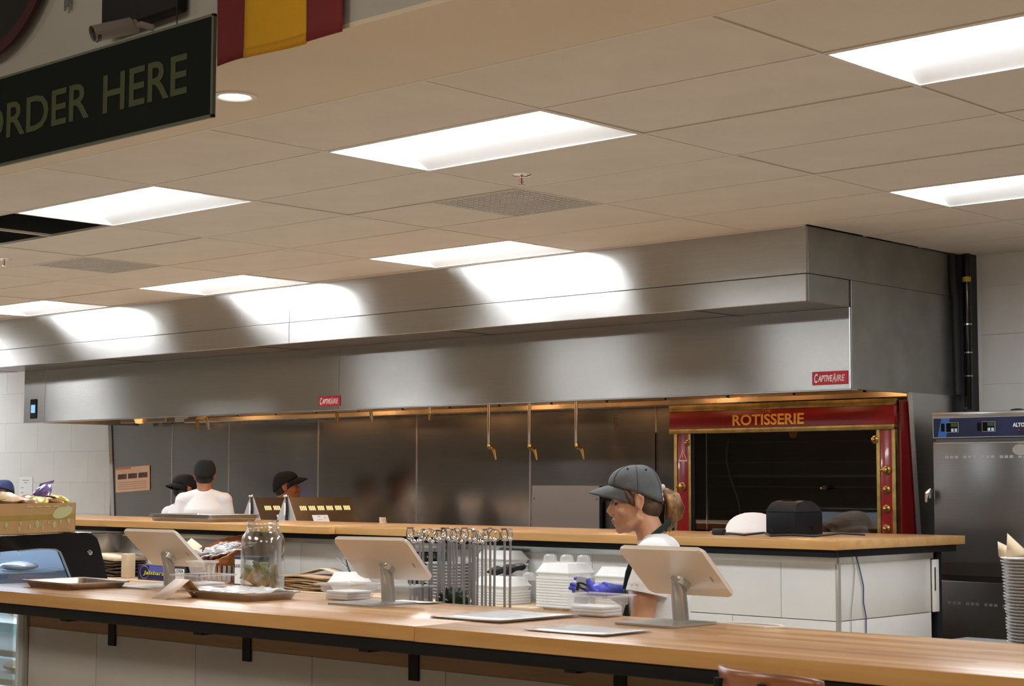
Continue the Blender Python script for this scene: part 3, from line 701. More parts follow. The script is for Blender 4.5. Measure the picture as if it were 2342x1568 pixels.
# dark green bag
random.seed(5)
t=thing('plastic_bag','dark green crumpled plastic bag behind the middle tablet','bag',(1.05,-.275,1.045))
b=MB(); bm2=bmesh.new(); bmesh.ops.create_icosphere(bm2,subdivisions=4,radius=1)
for v in bm2.verts:
    n=1+.10*math.sin(9*v.co.x+3*v.co.z)*math.sin(11*v.co.y)+.06*math.sin(23*v.co.z+5*v.co.x); v.co=Vector((v.co.x*.075*n,v.co.y*.05*n,max(-.0,(v.co.z+.75)*.055*n)))
b.add(bm2); ob('bag_body',b,varied('green_plastic',(.010,.035,.022),.25,.4,12),t)
ob('tied_neck',MB().tube([(.05,-.02,.03),(.085,-.03,.028),(.105,-.035,.04)],[.016,.006,.010],8),MATS['green_plastic'],t)
# ================================================================ TABLE NUMBER STANDS (chrome rods with rings)
random.seed(21)
xs_=[941,950,960,966,982,990,1000,1006,1012,1018,1028,1032,1040,1047,1055,1062,1073,1080,1086,1091,1103,1112,1122,1129,1155,1166]
def ordn(n): return ['first','second','third','fourth','fifth','sixth','seventh','eighth','ninth','tenth','eleventh','twelfth','thirteenth','fourteenth'][n]
sp=[]
for k,px in enumerate(xs_):
    row=k%3; Y=-.33+.035*row
    zt=at(px,1222+random.uniform(-5,4),1,Y).z
    sp.append((px,Y,at(px,1222,1,Y).x,zt))
proto={}
def stand_geo():
    out=[]
    ob_=[]
    return out
base_me=MB().lathe([(0,0),(.017,0),(.017,.006),(.006,.009),(0,.009)],16).mesh(); base_me.materials.append(M_CHR)
rod_me=MB().cyl((0,0,.004),(0,0,.505),.0044,8).mesh(); rod_me.materials.append(mat('rod_steel',(.34,.35,.36),.42,.5))
rg=MB(); n=14
rg.tube([(.020*math.cos(2*PI*i/n),0,.524+.021*math.sin(2*PI*i/n)) for i in range(n+1)],.0028,6,caps=False)
rg.ell((0,0,.507),(.0075,.0075,.008),10,6); ring_me=rg.mesh(); ring_me.materials.append(M_CHR)
cp=MB(); cp.tube([(-.010,0,.508),(-.014,0,.528),(-.007,0,.548)],.003,6).tube([(.010,0,.508),(.014,0,.528),(.007,0,.548)],.003,6).ell((0,0,.515),(.012,.009,.010),10,6).box(-.012,.012,-.006,.006,.545,.551,.001); clip_me=cp.mesh(); clip_me.materials.append(M_CHR)
proto=None
for k,(px,Y,x,zt) in enumerate(sp):
    nR=len(sp)-1-k
    lab='chrome table number stand, '+(ordn(nR)+' from the right end of the row' if nR<13 else ordn(k)+' from the left end of the row')
    z0=zt-.53
    t=thing('number_stand',lab,'stand',(x,Y,z0+.0),random.uniform(-1.2,1.2),group='chrome table number stands behind the front counter',rot=None)
    t.rotation_euler=(random.uniform(-.010,.010),random.uniform(-.012,.012),random.uniform(-1,1))
    ob('base',base_me,None,t); ob('rod',rod_me,None,t)
    ob('clip' if k%3==0 else 'ring',clip_me if k%3==0 else ring_me,None,t)
# holder tray under the stands (hidden shelf insert)
t=thing('stand_crate','shallow steel tray that holds the number stands behind the counter','tray',(1.14,-.295,.80)); ob('tray_body',MB().box(-.28,.30,-.065,.065,.0+.025,.028,.001),M_ST2,t)

# ================================================================ THINGS ON THE PREP COUNTER
def PX(x,y,Y): return at(x,y,1,Y)
def onw(x,y): return at(x,y,2,WZ)
def onx(x,Y): return Vector((at(x,1310,1,Y).x,Y,WZ))
# foam clamshells
def clam(w,d,h):
    "closed foam clamshell: tapered base and lid"
    def fr(x,y,z,r): 
        out=[]
        for cx,cy,a0 in ((x-r,y-r,0),(-x+r,y-r,90),(-x+r,-y+r,180),(x-r,-y+r,270)):
            for k in range(3):
                a=math.radians(a0+k*45); out.append(Vector((cx+r*math.cos(a),cy+r*math.sin(a),z)))
        return out
    m=MB(); R=[fr(w/2-.03,d/2-.03,0,.02),fr(w/2-.004,d/2-.004,h*.5,.025),fr(w/2,d/2,h*.5,.025),fr(w/2,d/2,h*.56,.025),fr(w/2-.004,d/2-.004,h*.56,.025),fr(w/2-.03,d/2-.03,h,.02)]
    vs=[[m.bm.verts.new(p) for p in r] for r in R]
    for a,c in zip(vs,vs[1:]):
        for k in range(12): m.bm.faces.new((a[k],a[(k+1)%12],c[(k+1)%12],c[k]))
    m.bm.faces.new(vs[0][::-1]); m.bm.faces.new(vs[-1]); return m
def traystack(w,d,n,dz,lab,loc,grp,top=True):
    "nested foam trays: one per layer, then a closed lid on top"
    me=None
    for k in range(n):
        if me is None:
            m=MB()
            def fr(x,y,z,r):
                out=[]
                for cx,cy,a0 in ((x-r,y-r,0),(-x+r,y-r,90),(-x+r,-y+r,180),(x-r,-y+r,270)):
                    for q in range(3):
                        a=math.radians(a0+q*45); out.append(Vector((cx+r*math.cos(a),cy+r*math.sin(a),z)))
                return out
            R=[fr(w/2-.004,d/2-.004,0,.03),fr(w/2-.0025,d/2-.0025,dz*.28,.035),fr(w/2,d/2,dz*.33,.035),fr(w/2,d/2,dz*.98,.035),fr(w/2-.01,d/2-.01,dz*.96,.03)]
            vs=[[m.bm.verts.new(p) for p in r] for r in R]
            for a,c in zip(vs,vs[1:]):
                for q in range(12): m.bm.faces.new((a[q],a[(q+1)%12],c[(q+1)%12],c[q]))
            m.bm.faces.new(vs[0][::-1]); m.bm.faces.new(vs[-1]); me=m.mesh(); me.materials.append(M_FOAM)
        o=ob('foam_container',me,None,None,(loc[0],loc[1],loc[2]+dz*k),(0,0,random.uniform(-.015,.015)))
        tag(o,lab%( 'bottom' if k==0 else ordn(k)+' layer above the bottom of' if k<n-1 else 'uppermost nested layer of'),'container',grp)
    if top: 
        o=ob('foam_clamshell',clam(w,d,.10),M_FOAM,None,(loc[0],loc[1],loc[2]+dz*n-.03)); tag(o,lab%'closed clamshell crowning','container',grp)
def lab_(s): return '%s '+s
xa=onw(1228,1378); 
traystack(.245,.235,11,.0145,'%s the big white foam stack left of the gloves',(-.60,2.22,WZ),'white foam containers in the big stack')
traystack(.245,.235,10,.0145,'%s the rear right white foam stack',(-.31,2.36,WZ+.0),'white foam containers in the rear right stack')
traystack(.27,.21,5,.0145,'%s the low white foam stack right of the number stands',(-1.03,2.19,WZ),'white foam containers in the low stack')
traystack(.30,.16,14,.0145,'%s the tall white foam stack behind the number stands',(-1.24,2.41,WZ),'white foam containers in the tall stack')
# clear lids on foam
for k,(x,y,z) in enumerate(((-.69,2.20,1.088),(-.59,2.22,1.088),(-.49,2.24,1.088),(-.86,2.22,.93+.055))):
    t=thing('domed_cup','clear domed plastic cup, %s of those lying on the white foam stacks'%['leftmost of three','middle of three','rightmost of three','lowest and separate one'][k],'lid',(x,y,z+.012),group='clear domed plastic cups on the foam')
    ob('dome',MB().lathe([(.044,0),(.044,.006),(.038,.008),(.034,.034),(.020,.044),(0,.044)],20),cloudy('dome_plastic',(.8,.8,.8),.30),t)
    ob('ribs',MB().tube([(.035,-.01,.01),(.031,-.01,.04)],.0012,4).tube([(.0,-.039,.01),(0,-.034,.04)],.0012,4).tube([(-.035,-.01,.01),(-.031,-.01,.04)],.0012,4),M_WHT,t)
t=thing('black_bag','black crumpled strap bag lying on the low foam stack','bag',(-1.08,2.27,1.045))
b=MB(); bm2=bmesh.new(); bmesh.ops.create_icosphere(bm2,subdivisions=3,radius=1)
for v in bm2.verts: v.co=Vector((v.co.x*.15,v.co.y*.04,v.co.z*.022*(1+.5*math.sin(9*v.co.x))+.02*v.co.x))
b.add(bm2); ob('bag_body',b,M_BLK,t); ob('strap',MB().tube([(.05,-.05,.0),(.09,-.06,.03),(.15,-.03,.04),(.17,0,.02)],[(.008,.002)]*4,6),M_RUB,t)
# dark wire mesh cup and shiny trays
t=thing('mesh_basket','tall black mesh basket behind the left end of the number stands','basket',(-1.80,2.36,WZ)); 
ob('basket_body',MB().lathe([(0,0),(.10,0),(.12,.245),(.115,.245),(.098,.004),(0,.004)],24),M_BLKG,t)
d=MB()
random.seed(2)
for i in range(15):
    for j in range(18):
        a=2*PI*j/18+(i%2)*.17; r=.1005+.02*i/15; d.ell((r*math.cos(a),r*math.sin(a),.02+i*.0145),(.0035,.0035,.0035),5,4)
ob('mesh_holes',d,M_ALU,t,kind='stuff')
for k in range(11):
    o=ob('foil_tray',pan(.22,.20,.0185,.004),mat('foil',(.62,.61,.62),.45,.6),None,(-1.53,2.28,WZ+.018*k),(0,0,random.uniform(-.03,.03))); tag(o,'shiny foil tray, %s in the stack left of the tall foam stack'%('bottom one' if k==0 else ordn(k-1)+' above the bottom'),'tray','foil trays in one stack')
# brown paper bags pile (right of jar)
random.seed(9)
def bags(lab,c,n,w,d,grp,mt,dz=.010,z0=None,lb=None):
    for k in range(n):
        x,y=c[0]+random.uniform(-.02,.02),c[1]+random.uniform(-.01,.01); ph=random.uniform(0,6)
        me=solidify(MB().grid(lambda u,v:((u-.5)*w,(v-.5)*d,.004*math.sin(8*u+ph)+.003*math.sin(6*v)+dz*.4),10,5).mesh(),dz*.7)
        o=ob('paper_bag',me,mt,None,(x,y,(z0 or WZ)+dz*k+.004),(0,0,random.uniform(-.08,.08))); tag(o,lab%('bottom' if k==0 else ordn(k-1)+' above the bottom' if k<n-1 else 'top'),'bag',grp)
p=onx(735,2.27)
bags('flat brown paper bag, %s in the pile right of the glass jar',(p.x+.0,2.24),7,.50,.26,'brown paper bags right of the jar',M_BAG,.012)
t=thing('paper_bag','folded brown paper bag with a raised peak on top of the bag pile','bag',(p.x+.0,2.30,WZ+.094)); me=solidify(MB().grid(lambda u,v:((u-.5)*.34,(v-.5)*.1,.035*(1-abs(2*u-1.1))),8,2).mesh(),.004); ob('bag_body',me,M_KRAFTL,t)
t=thing('foam_clamshell','small white foam clamshell behind the middle tablet edge','container',(onx(800,2.18).x,2.18,WZ)); ob('shell',clam(.22,.18,.12),M_FOAM,t)
p=at(790,1300,1,2.2); t=thing('tongs','pair of steel tongs with dark tips standing behind the middle tablet','tongs',(p.x,2.2,.93)); ob('arm',MB().tube([(.07,0,0),(.02,0,.09),(-.0,0,.135)],[(.008,.003),(.009,.003),(.005,.002)],6),M_STD,t); ob('arm',MB().tube([(.09,.01,.0),(.02,.01,.07),(-.10,.01,.15)],[(.008,.003),(.009,.003),(.005,.002)],6),M_STD,t)
# left group: bags, wooden block, purple box, boxes, basket, insert pan
p=onx(275,2.27)
bags('flat dark brown bag, %s in the pile beside the black display case',(p.x-.06,2.26),8,.40,.26,'dark brown bags at the far left',M_BAGD,.013)
t=thing('paper_bag','pale kraft bag lying on top of the dark bag pile','bag',(p.x-.06,2.26,WZ+.112)); me=solidify(MB().grid(lambda u,v:((u-.5)*.40,(v-.5)*.26,.02+.008*math.sin(5*u)),8,3).mesh(),.03); ob('bag_body',me,M_KRAFTL,t)
p=onx(307,2.2); t=thing('wood_block','upright pale wooden block beside the purple box','block',(p.x+.0,2.14,WZ)); ob('block_body',MB().box(-.035,.03,-.025,.05,0,.165,.008,2),M_WOODL,t)
p=at(312,1312,1,2.1); q=at(385,1312,1,2.1); w_=q.x-p.x
M_PUR=varied('purple_print',(.022,.015,.075),.3,.6,9,coat=.3)
t=thing('printed_box','dark purple box with yellow lettering behind the left tablet','box',((p.x+q.x)/2,2.16,WZ)); ob('box_body',MB().box(-w_/2,w_/2,-.05,.05,0,.10,.003),M_PUR,t); ob('blue_patch',MB().box(-.05,w_/2-.02,-.0515,-.05,.055,.095),mat('patch_blue',(.10,.12,.42),.3),t)
ob('lettering',fit('Jalsbarz',-w_*.32,w_*.36,.034,.045,mat('print_yellow',(.62,.60,.08),.4),shear=.2),None,t,(0,-.052,0),ROT_F)
o=MB(); o.tube([(.05*math.cos(a*.3)-.10,-.052,.05+.042*math.sin(a*.3)) for a in range(22)],.0018,4); ob('round_mark',o,M_GREYT,t)
def bbox(px0,px1,y0,Y,h,lab,txt=('THE','BARCELONA'),dark=True):
    a=at(px0,y0,1,Y); b=at(px1,y0,1,Y); w=b.x-a.x
    t=thing('carton',lab,'box',((a.x+b.x)/2,Y,WZ)); ob('carton_body',MB().box(-w/2,w/2,0,.12,0,h,.003),mat('navy_card',(.03,.035,.055),.5),t)
    ob('label',MB().box(-w/2+.012,w/2-.012,-.001,0,.012,h-.02),M_PAPER,t)
    lettering(txt[0],.018,M_TEXT,t,(0,-.0018,h*.82),space=1.2); lettering(txt[1],.034,M_TEXT,t,(0,-.0018,h*.66),space=1.2,sx=.9)
    ob('label_lines',MB().box(-w*.22,w*.22,-.0016,-.001,h*.52,h*.53),M_GREYT,t); return t
bbox(372,424,1318,2.12,.105,'white labelled carton behind the pole of the left tablet')
bbox(534,582,1322,2.14,.185,'tall dark carton with a white label half hidden by the glass jar')
p=onx(438,2.2); t=thing('small_carton','small brown carton between the left tablet and the basket','box',(p.x,2.2,WZ)); ob('carton_body',MB().box(-.07,.08,-.05,.05,0,.075,.003),varied('brown_print',(.13,.08,.065),.6,.3,30),t); ob('dark_base',MB().box(-.10,.09,-.055,.055,0,.03,.003),M_BLK,t)
# basket with wrapped cutlery
p=onx(500,2.25)
bk=thing('wicker_basket','slanted orange brown wicker basket holding clear wrapped cutlery','basket',(p.x,2.25,WZ+.001)); 
M_WICK=varied('wicker',(.42,.14,.04),.45,.35,30,coat=.3)
def bpt(u,v):
    a=2*PI*u; rx=.15+.08*v; ry=.09+.06*v; x=rx*math.copysign(abs(math.cos(a))**.6,math.cos(a)); y=ry*math.copysign(abs(math.sin(a))**.6,math.sin(a))
    return (x,y,.12+.09*v+.03*v*x/.23+v*.085*y/.15)
ob('basket_wall',solidify(MB().grid(bpt,40,6,True).mesh(),.008),M_WICK,bk)
w1=MB()
for r in range(6):
    v=r/5; w1.tube([Vector(bpt(i/60,v))*1.0+Vector((0,0,.003*math.sin(i*PI/1.5+r*PI))) for i in range(61)],.006,5,caps=False)
ob('woven_strand',w1,M_WICK,bk,kind='stuff')
lg=MB()
for x in (-.12,-.07,-.02,.03,.08,.12):
    for y in (-.08,.08): lg.tube([(x,y,0),(x*1.05,y*1.05,.15)],.006,6)
ob('stake',lg,M_WICK,bk,kind='stuff'); ob('foot_rim',MB().tube([(.13*math.cos(a*.4),.09*math.sin(a*.4),.006) for a in range(17)],.007,6),M_WICK,bk)
ob('basket_floor',MB().box(-.14,.14,-.08,.08,.137,.143),M_WICK,bk)
random.seed(4)
for k in range(24):
    x=-.15+.30*(k%8)/7; o=thing('wrapped_cutlery','clear wrapped cutlery pack in the %s row of the wicker basket'%('front','middle','rear')[k//8],'cutlery',(p.x+x*1.1,2.25+(-.05,.03,.08)[k//8]+random.uniform(-.02,.02),WZ+.185+.10*x+.022*(k//8)),random.uniform(-.5,.5),group='wrapped cutlery packs in the basket')
    o.rotation_euler=(random.uniform(-.2,.2),random.uniform(-.5,-.2),random.uniform(-.6,.6))
    me=solidify(MB().grid(lambda u,v:((u-.5)*.19,(v-.5)*.06,.003*math.sin(22*u+k)+.003*math.sin(17*v+9*u)),14,4).mesh(ang=10),.004); ob('wrapper',me,mat('wrap_film',(.93,.93,.94),.25),o)
ob('kraft_sheet',solidify(MB().grid(lambda u,v:(-.27+.12*u,-.12+.10*v,.21-.05*u+.07*v),2,2).mesh(),.002),M_KRAFTL,bk)
p=onx(250,2.38); t=thing('insert_pan','deep steel insert pan with a flared rim at the far left of the prep counter','pan',(p.x,2.34,WZ+.131)); ob('pan_body',MB().lathe([(0,0),(.09,0),(.105,.02),(.12,.145),(.150,.150),(.150,.154),(.115,.152),(.095,.01),(0,.008)],24),varied('cloudy_pan',(.33,.30,.28),.3,.1,5,metal=.6),t)
t=thing('storage_box','white plastic box under the steel insert pan','box',(p.x+.05,2.43,WZ)); ob('box_body',MB().box(-.30,.50,-.03,.06,0,.13,.01,2),M_WHT,t)

# ================================================================ PASS COUNTER ITEMS
p=at(1815,1226,2,ZB)
t=thing('receipt_printer','black domed receipt printer standing on the right end of the pass counter','printer',(.325,2.99,ZB)); 
ob('printer_body',MB().box(-.09,.09,-.135,.135,0,.125,.010,2),M_BLK,t)
ob('domed_lid',MB().prism([(-.135,.12),(-.135,.135),(-.09,.170),(-.03,.183),(.04,.181),(.10,.155),(.135,.12)],-.089,.089,m4=Matrix(((0,0,1,0),(1,0,0,0),(0,1,0,0),(0,0,0,1))),bev=.006),varied('black_lid',(.02,.02,.021),.3,.2,5),t)
ob('paper_slot',MB().box(-.04,.04,-.05,.02,.177,.187,.002),M_BLKG,t)
for x in (-.05,.05): ob('side_port',MB().box(x-.006,x+.006,-.137,-.134,.02,.036),M_BLKG,t)
ob('side_port',MB().box(.089,.092,.02,.04,.03,.05),M_BLKG,t)
t=thing('power_cable','black coiled power cable with a plug in front of the receipt printer','cable',(.33,2.72,ZB))
ob('cord',MB().tube([(-.30,.04,.008),(-.22,.0,.01),(-.12,-.02,.006),(-.03,.03,.018),(.05,-.03,.006),(.16,.0,.012),(.24,.08,.006),(.33,.20,.02),(.40,.30,.012)],.006,7),M_RUB,t)
ob('plug',MB().box(-.36,-.29,.02,.06,.0,.034,.008,2),M_RUB,t); ob('prong',MB().cyl((-.36,.04,.017),(-.385,.045,.019),.003,6),M_CHR,t)
p=at(878,1196,2,ZB); t=thing('ticket_holder','small shiny steel cup on the back edge of the pass counter','cup',(p.x,p.y,ZB)); ob('cup_body',MB().lathe([(0,0),(.03,0),(.032,.04),(.028,.04),(.026,.004),(0,.004)],14,rot=None),M_CHR,t)
# heat lamp tents behind the pass counter
M_SLOT=emit('slot_glow',(1.0,.50,.20),2.2)
def heater(lab,px,Y0,L=.62):
    base=at(px,1137,1,Y0+.0); zt=base.z; t=thing('warmer',lab,'warmer',(base.x,Y0,zt-.26),group='tent shaped food warmers with glowing slots')
    hw=.150; poly=[(-hw,0),(hw,0),(.012,.26),(-.012,.26)]
    m4=Matrix(((1,0,0,0),(0,0,1,0),(0,1,0,0),(0,0,0,1)))
    ob('tent_body',MB().prism(poly,0.01,L,m4=m4,bev=.002),M_STD if 0 else steel('warmer_steel',(.22,.21,.20),.3,.3),t)
    ob('end_plate',MB().prism([(-hw-.002,0),(hw+.002,0),(.016,.262),(-.016,.262)],-.002,.010,m4=m4),mat('end_plate_grey',(.42,.42,.40),.6,.1),t)
    ob('end_label',MB().box(-.022,.022,-.004,-.002,.13,.22),M_PAPER,t)
    ob('cable',MB().tube([(.012,-.012,.262),(.02,-.014,.18),(.012,-.014,.08),(0,-.014,0)],.006,6).tube([(.018,-.012,.262),(.036,-.014,.17),(.03,-.014,.08),(.018,-.014,0)],.006,6),M_RUB,t)
    ob('cap_knob',MB().ell((0,.0,.268),(.026,.022,.014),14,8),M_CHR,t)
    # slope frame on +x face
    sl=Vector((.012-hw,0,.26)).normalized(); nrm=Vector((sl.z,0,-sl.x))
    for g in range(6):
        s=MB()
        for q in range(4):
            y=.09+g*.085+q*.0165; a=Vector((hw,0,0))+sl*.205+nrm*.0015; 
            s.box(-.0012,.0012,-.0032,.0032,-.017,.017,m4=Matrix.Translation(a+Vector((0,y,0)))@Matrix.Rotation(math.atan2(sl.x,sl.z),4,'Y'))
        ob('slot_group',s,M_SLOT,t)
    lb=MB().box(-.001,.001,-.075,.075,-.032,.032,m4=Matrix.Translation(Vector((hw,.25,0))+sl*.115+nrm*.002)@Matrix.Rotation(math.atan2(sl.x,sl.z),4,'Y')); ob('white_label',lb,M_PAPER,t)
    for (yy,zz,w2,h2) in ((.235,.135,.03,.006),(.29,.125,.012,.010),(.24,.11,.05,.003)):
        ob('label_print',MB().box(-.0005,.0015,-w2/2,w2/2,-h2/2,h2/2,m4=Matrix.Translation(Vector((hw,yy,0))+sl*zz+nrm*.002)@Matrix.Rotation(math.atan2(sl.x,sl.z),4,'Y')),M_GREYT,t)
    return t
heater('stainless tent shaped food warmer with glowing slots and white label, right of the other',655,3.42)
heater('stainless tent shaped food warmer partly hidden behind its twin, on the left',575,3.42)
t=thing('warming_table','low steel table carrying the food warmers behind the pass counter','table',(-4.95,3.78,0)); ob('table_top',MB().box(-.10,.95,-.46,.28,1.08,1.149,.004),M_ST2,t)
for x in(-.05,.85):
    for y in (-.40,.24): ob('leg',MB().cyl((x,y,0),(x,y,1.08),.02,10),M_ST2,t)
# ================================================================ ROTISSERIE OVEN
RY=4.05
ro=thing('rotisserie_oven','large red and brass oven with dark glass doors lettered ROTISSERIE','oven',(-.48,RY,0)); RO=Vector((-.48,RY,0))
def rb(x0,x1,y0,y1,z0,z1,bev=0,**k): return MB().box(x0-RO.x,x1-RO.x,y0-RO.y,y1-RO.y,z0-RO.z,z1-RO.z,bev,2)
X0,X1=-1.305,.325
# hollow body
b=MB()
for a in ((X0+.02,X0+.06,RY+.02,4.72,.2,2.0),(X1-.04,X1,RY+.02,4.72,.2,2.0),(X0+.02,X1,4.68,4.72,.2,2.0),(X0+.02,X1,RY+.02,4.72,1.93,2.0),(X0+.02,X1,RY+.02,4.72,.2,1.0)): b.box(a[0]-RO.x,a[1]-RO.x,a[2]-RO.y,a[3]-RO.y,a[4],a[5])
ob('oven_body',b,mat('oven_black',(.02,.018,.016),.5),ro)
ob('side_panel',rb(X1,X1+.012,RY+.02,4.70,.2,2.0,.002),varied('shaded_red_enamel',(.16,.008,.008),.3,.15,3),ro)  # same red enamel, its colour darkened to paint in the side's shadow
sl=MB()
for k in range(22): sl.box(X1+.012-RO.x,X1+.016-RO.x,.18,.38,.9+.04*k,.905+.04*k)
ob('vent_slot',sl,M_BLK,ro,kind='stuff')
ob('side_clip',rb(X1+.012,X1+.035,RY+.16,RY+.20,1.895,1.93,.002),M_BRS,ro)
ob('header_panel',rb(X0,X1-.005,RY-.02,RY+.02,1.862,1.972,.003),M_RED,ro)
ob('top_trim',rb(X0,X1-.005,RY-.024,RY+.02,1.972,2.01,.003),M_BRSD,ro)
ob('lower_trim',rb(X0,X1-.005,RY-.026,RY+.02,1.832,1.862,.003),M_BRSD,ro)
ob('left_pillar',rb(X0+.06,X0+.150,RY-.015,RY+.02,.35,1.832,.002),M_RED,ro)
ob('right_pillar',rb(X1-.105,X1-.028,RY-.015,RY+.02,.35,1.832,.002),M_RED,ro)
for x,w_ in ((X0+.035,.025),(X0+.150,.018),(X1-.128,.023),(X1-.028,.025)): ob('brass_strip',rb(x,x+w_,RY-.02,RY+.02,.35,1.832,.002),M_BRSD,ro)
ob('glass_door',rb(X0+.19,X1-.128,RY-.004,RY+.004,1.0,1.832),M_GLASSD,ro)
ob('door_rail',rb(X0+.168,X0+.19,RY-.01,RY+.01,1.0,1.832,.001),M_BLK,ro); ob('door_seam',rb(X0+.278,X0+.283,RY-.008,RY+.006,1.0,1.832),M_CHR,ro)
ob('bottom_trim',rb(X0,X1,RY-.02,RY+.02,.95,1.0,.002),M_BRSD,ro)
# interior
ob('back_wall',rb(X0+.1,X1-.06,4.55,4.56,1.35,1.90),varied('firebrick_dark',(.035,.028,.022),.7,.4,8,.5,40),ro)
ob('inner_ledge',rb(X0+.1,X1-.06,4.25,4.55,1.56,1.575),M_STD,ro)
ob('drip_tray',rb(X0+.1,X1-.06,RY+.05,4.5,1.28,1.30),mat('oven_black'),ro)
for z in (1.35,1.5,1.65,1.78): ob('spit_rod',MB().cyl((X0+.12-RO.x,.24,z),(X1-.06-RO.x,.24,z),.006,8),M_STD,ro)
ob('glass_tube',MB().tube([(-.45,.10,1.80),(-.47,.10,1.68),(-.44,.10,1.56),(-.38,.10,1.42),(-.36,.10,1.30)],.010,8),M_STD,ro)
ob('inner_lamp',MB().lathe([(0,0),(.02,.004),(.026,.03),(.02,.05),(0,.05)],14),emit('oven_bulb',(.5,.14,.04),.15),ro,(-.05,.22,1.80))
def knob(x,z,lever=False,r=.024):
    k=thing('knob',None,None,(x-RO.x,-.018,z)); k.parent=ro; k.rotation_euler=(PI/2,0,0)
    o=ob('escutcheon',MB().lathe([(0,.012),(r*.6,.012),(r*.85,.006),(r,.004),(r,0)],24),M_BRSD,k)
    ob('grip',MB().ell((0,0,.02),(r*.5,r*.5,.014),16,10) if not lever else MB().ell((0,0,.018),(r*.6,r*.6,.013),16,10).tube([(0,0,.02),(-r*1.1,-r*.15,.024)],[(.008,.008),(.005,.005)],10),M_BRS,k)
knob(X0+.100,1.50,True,.028); knob(.263,1.600,True,.028); knob(.262,1.488); knob(.260,1.378); knob(.258,1.265)
knob(X0+.146,1.775,False,.02); knob(X1-.135,1.775,False,.024)
o=ob('door_handle',MB().tube([(-.17-RO.x,-.01,1.496),(-.15-RO.x,-.035,1.497),(-.125-RO.x,-.04,1.50)],[.012,.013,.011],10),M_BLKG,ro); ob('handle_tip',MB().ell((-.178-RO.x,-.012,1.494),(.012,.01,.008),10,8),M_BRS,ro)
# warning triangle and lettering
tri=[(-.036,-.030),(.036,-.030),(0,.042)]
M4F=Matrix(((1,0,0,0),(0,0,1,0),(0,1,0,0),(0,0,0,1)))
w_=ob('warning_sticker',MB().prism(tri,-.002,0,m4=M4F,bev=0),M_WHT,ro,Vector((X0+.105,RY-.016,1.688))-RO)
ob('red_triangle',MB().prism([(p[0]*.72,p[1]*.72+.001) for p in tri],-.003,-.001,m4=M4F),mat('warn_red',(.55,.03,.02),.4),w_); ob('exclamation',MB().box(-.002,.002,-.0036,-.003,-.006,.018).box(-.002,.002,-.0036,-.003,-.014,-.010),M_WHT,w_)
M_GOLD=mat('gold_lettering',(.95,.50,.06),.5)
def fit_px(txt,xa,xb,ya,yb,Y,mt_,par,O,dy,**k):
    a_=at(xa,(ya+yb)/2,1,Y); b_=at(xb,(ya+yb)/2,1,Y); xm=(xa+xb)/2; zt_=at(xm,ya,1,Y).z; zb_=at(xm,yb,1,Y).z
    return ob('lettering',fit(txt,a_.x-O.x,b_.x-O.x,zt_-zb_,(zt_+zb_)/2-O.z,mt_,**k),None,par,(0,dy,0),ROT_F)
fit_px('ROTISSERIE',1676,1839,946,971,RY-.02,M_GOLD,ro,RO,-.0225,bold=.022)
fit_px('THE',1743,1764,934,943,RY-.02,mat('orange_lettering',(.62,.20,.04),.5),ro,RO,-.0225,bold=.01)
o=lettering('ROTI',.045,mat('dark_lettering',(.12,.03,.02),.5),ro,(X0+.04,-.0215,1.915)); o.rotation_euler=(PI/2,PI/2*0-PI/2,0)

# ================================================================ HOLDING CABINET
hc=thing('holding_cabinet','tall dark stainless holding cabinet with a blue control panel at the right edge','cabinet',(.585,4.0,0),math.radians(-3.0))
W=.66
ob('cabinet_body',MB().box(0.004,W,.012,.72,.06,1.892,.003),M_STD,hc)
ob('top_cap',MB().box(-.006,W+.006,-.006,.72,1.890,1.918,.004,2),M_ST2,hc)
M_PNL=varied('navy_panel',(.018,.024,.06),.25,.35,3,coat=.3)
ob('panel_frame',MB().box(-.002,W,-.006,.012,1.775,1.890,.001),M_ALU,hc)
ob('control_panel',MB().box(.004,W-.004,-.008,-.005,1.780,1.885),M_PNL,hc)
ob('blue_swoosh',MB().prism([(.030,1.780),(.085,1.780),(.110,1.885),(.056,1.885)],-.009,-.008,m4=M4F),mat('swoosh_blue',(.03,.13,.42),.3),hc)
for x in (.098,.325):
    ob('power_switch',MB().box(x-.044,x-.022,-.013,-.008,1.812,1.856,.002),M_BLKG,hc)
    c=ob('controller',MB().box(x-.014,x+.066,-.011,-.008,1.805,1.862,.001),M_ALU,hc)
    ob('controller_face',MB().box(x-.011,x+.063,-.012,-.011,1.808,1.859),M_BLKG,c); ob('green_display',MB().box(x+.020,x+.060,-.013,-.012,1.836,1.856),mat('display_green',(.035,.07,.02),.3),c)
    for q in (.029,.051): ob('key',MB().box(x+q-.008,x+q+.008,-.0135,-.012,1.809,1.827,.0005),mat('key_blue',(.42,.58,.75),.4),c)
lettering('ALTO-SHAM',.030,M_WHT,hc,(.572,-.0095,1.838),bold=.0008,sx=.9)
ob('red_mark',MB().lathe([(0,0),(.008,0),(.006,.012),(0,.018)],3,rot=(PI/2,0,0)),mat('mark_red',(.5,.03,.03),.4),hc,(.535,-.008,1.808))
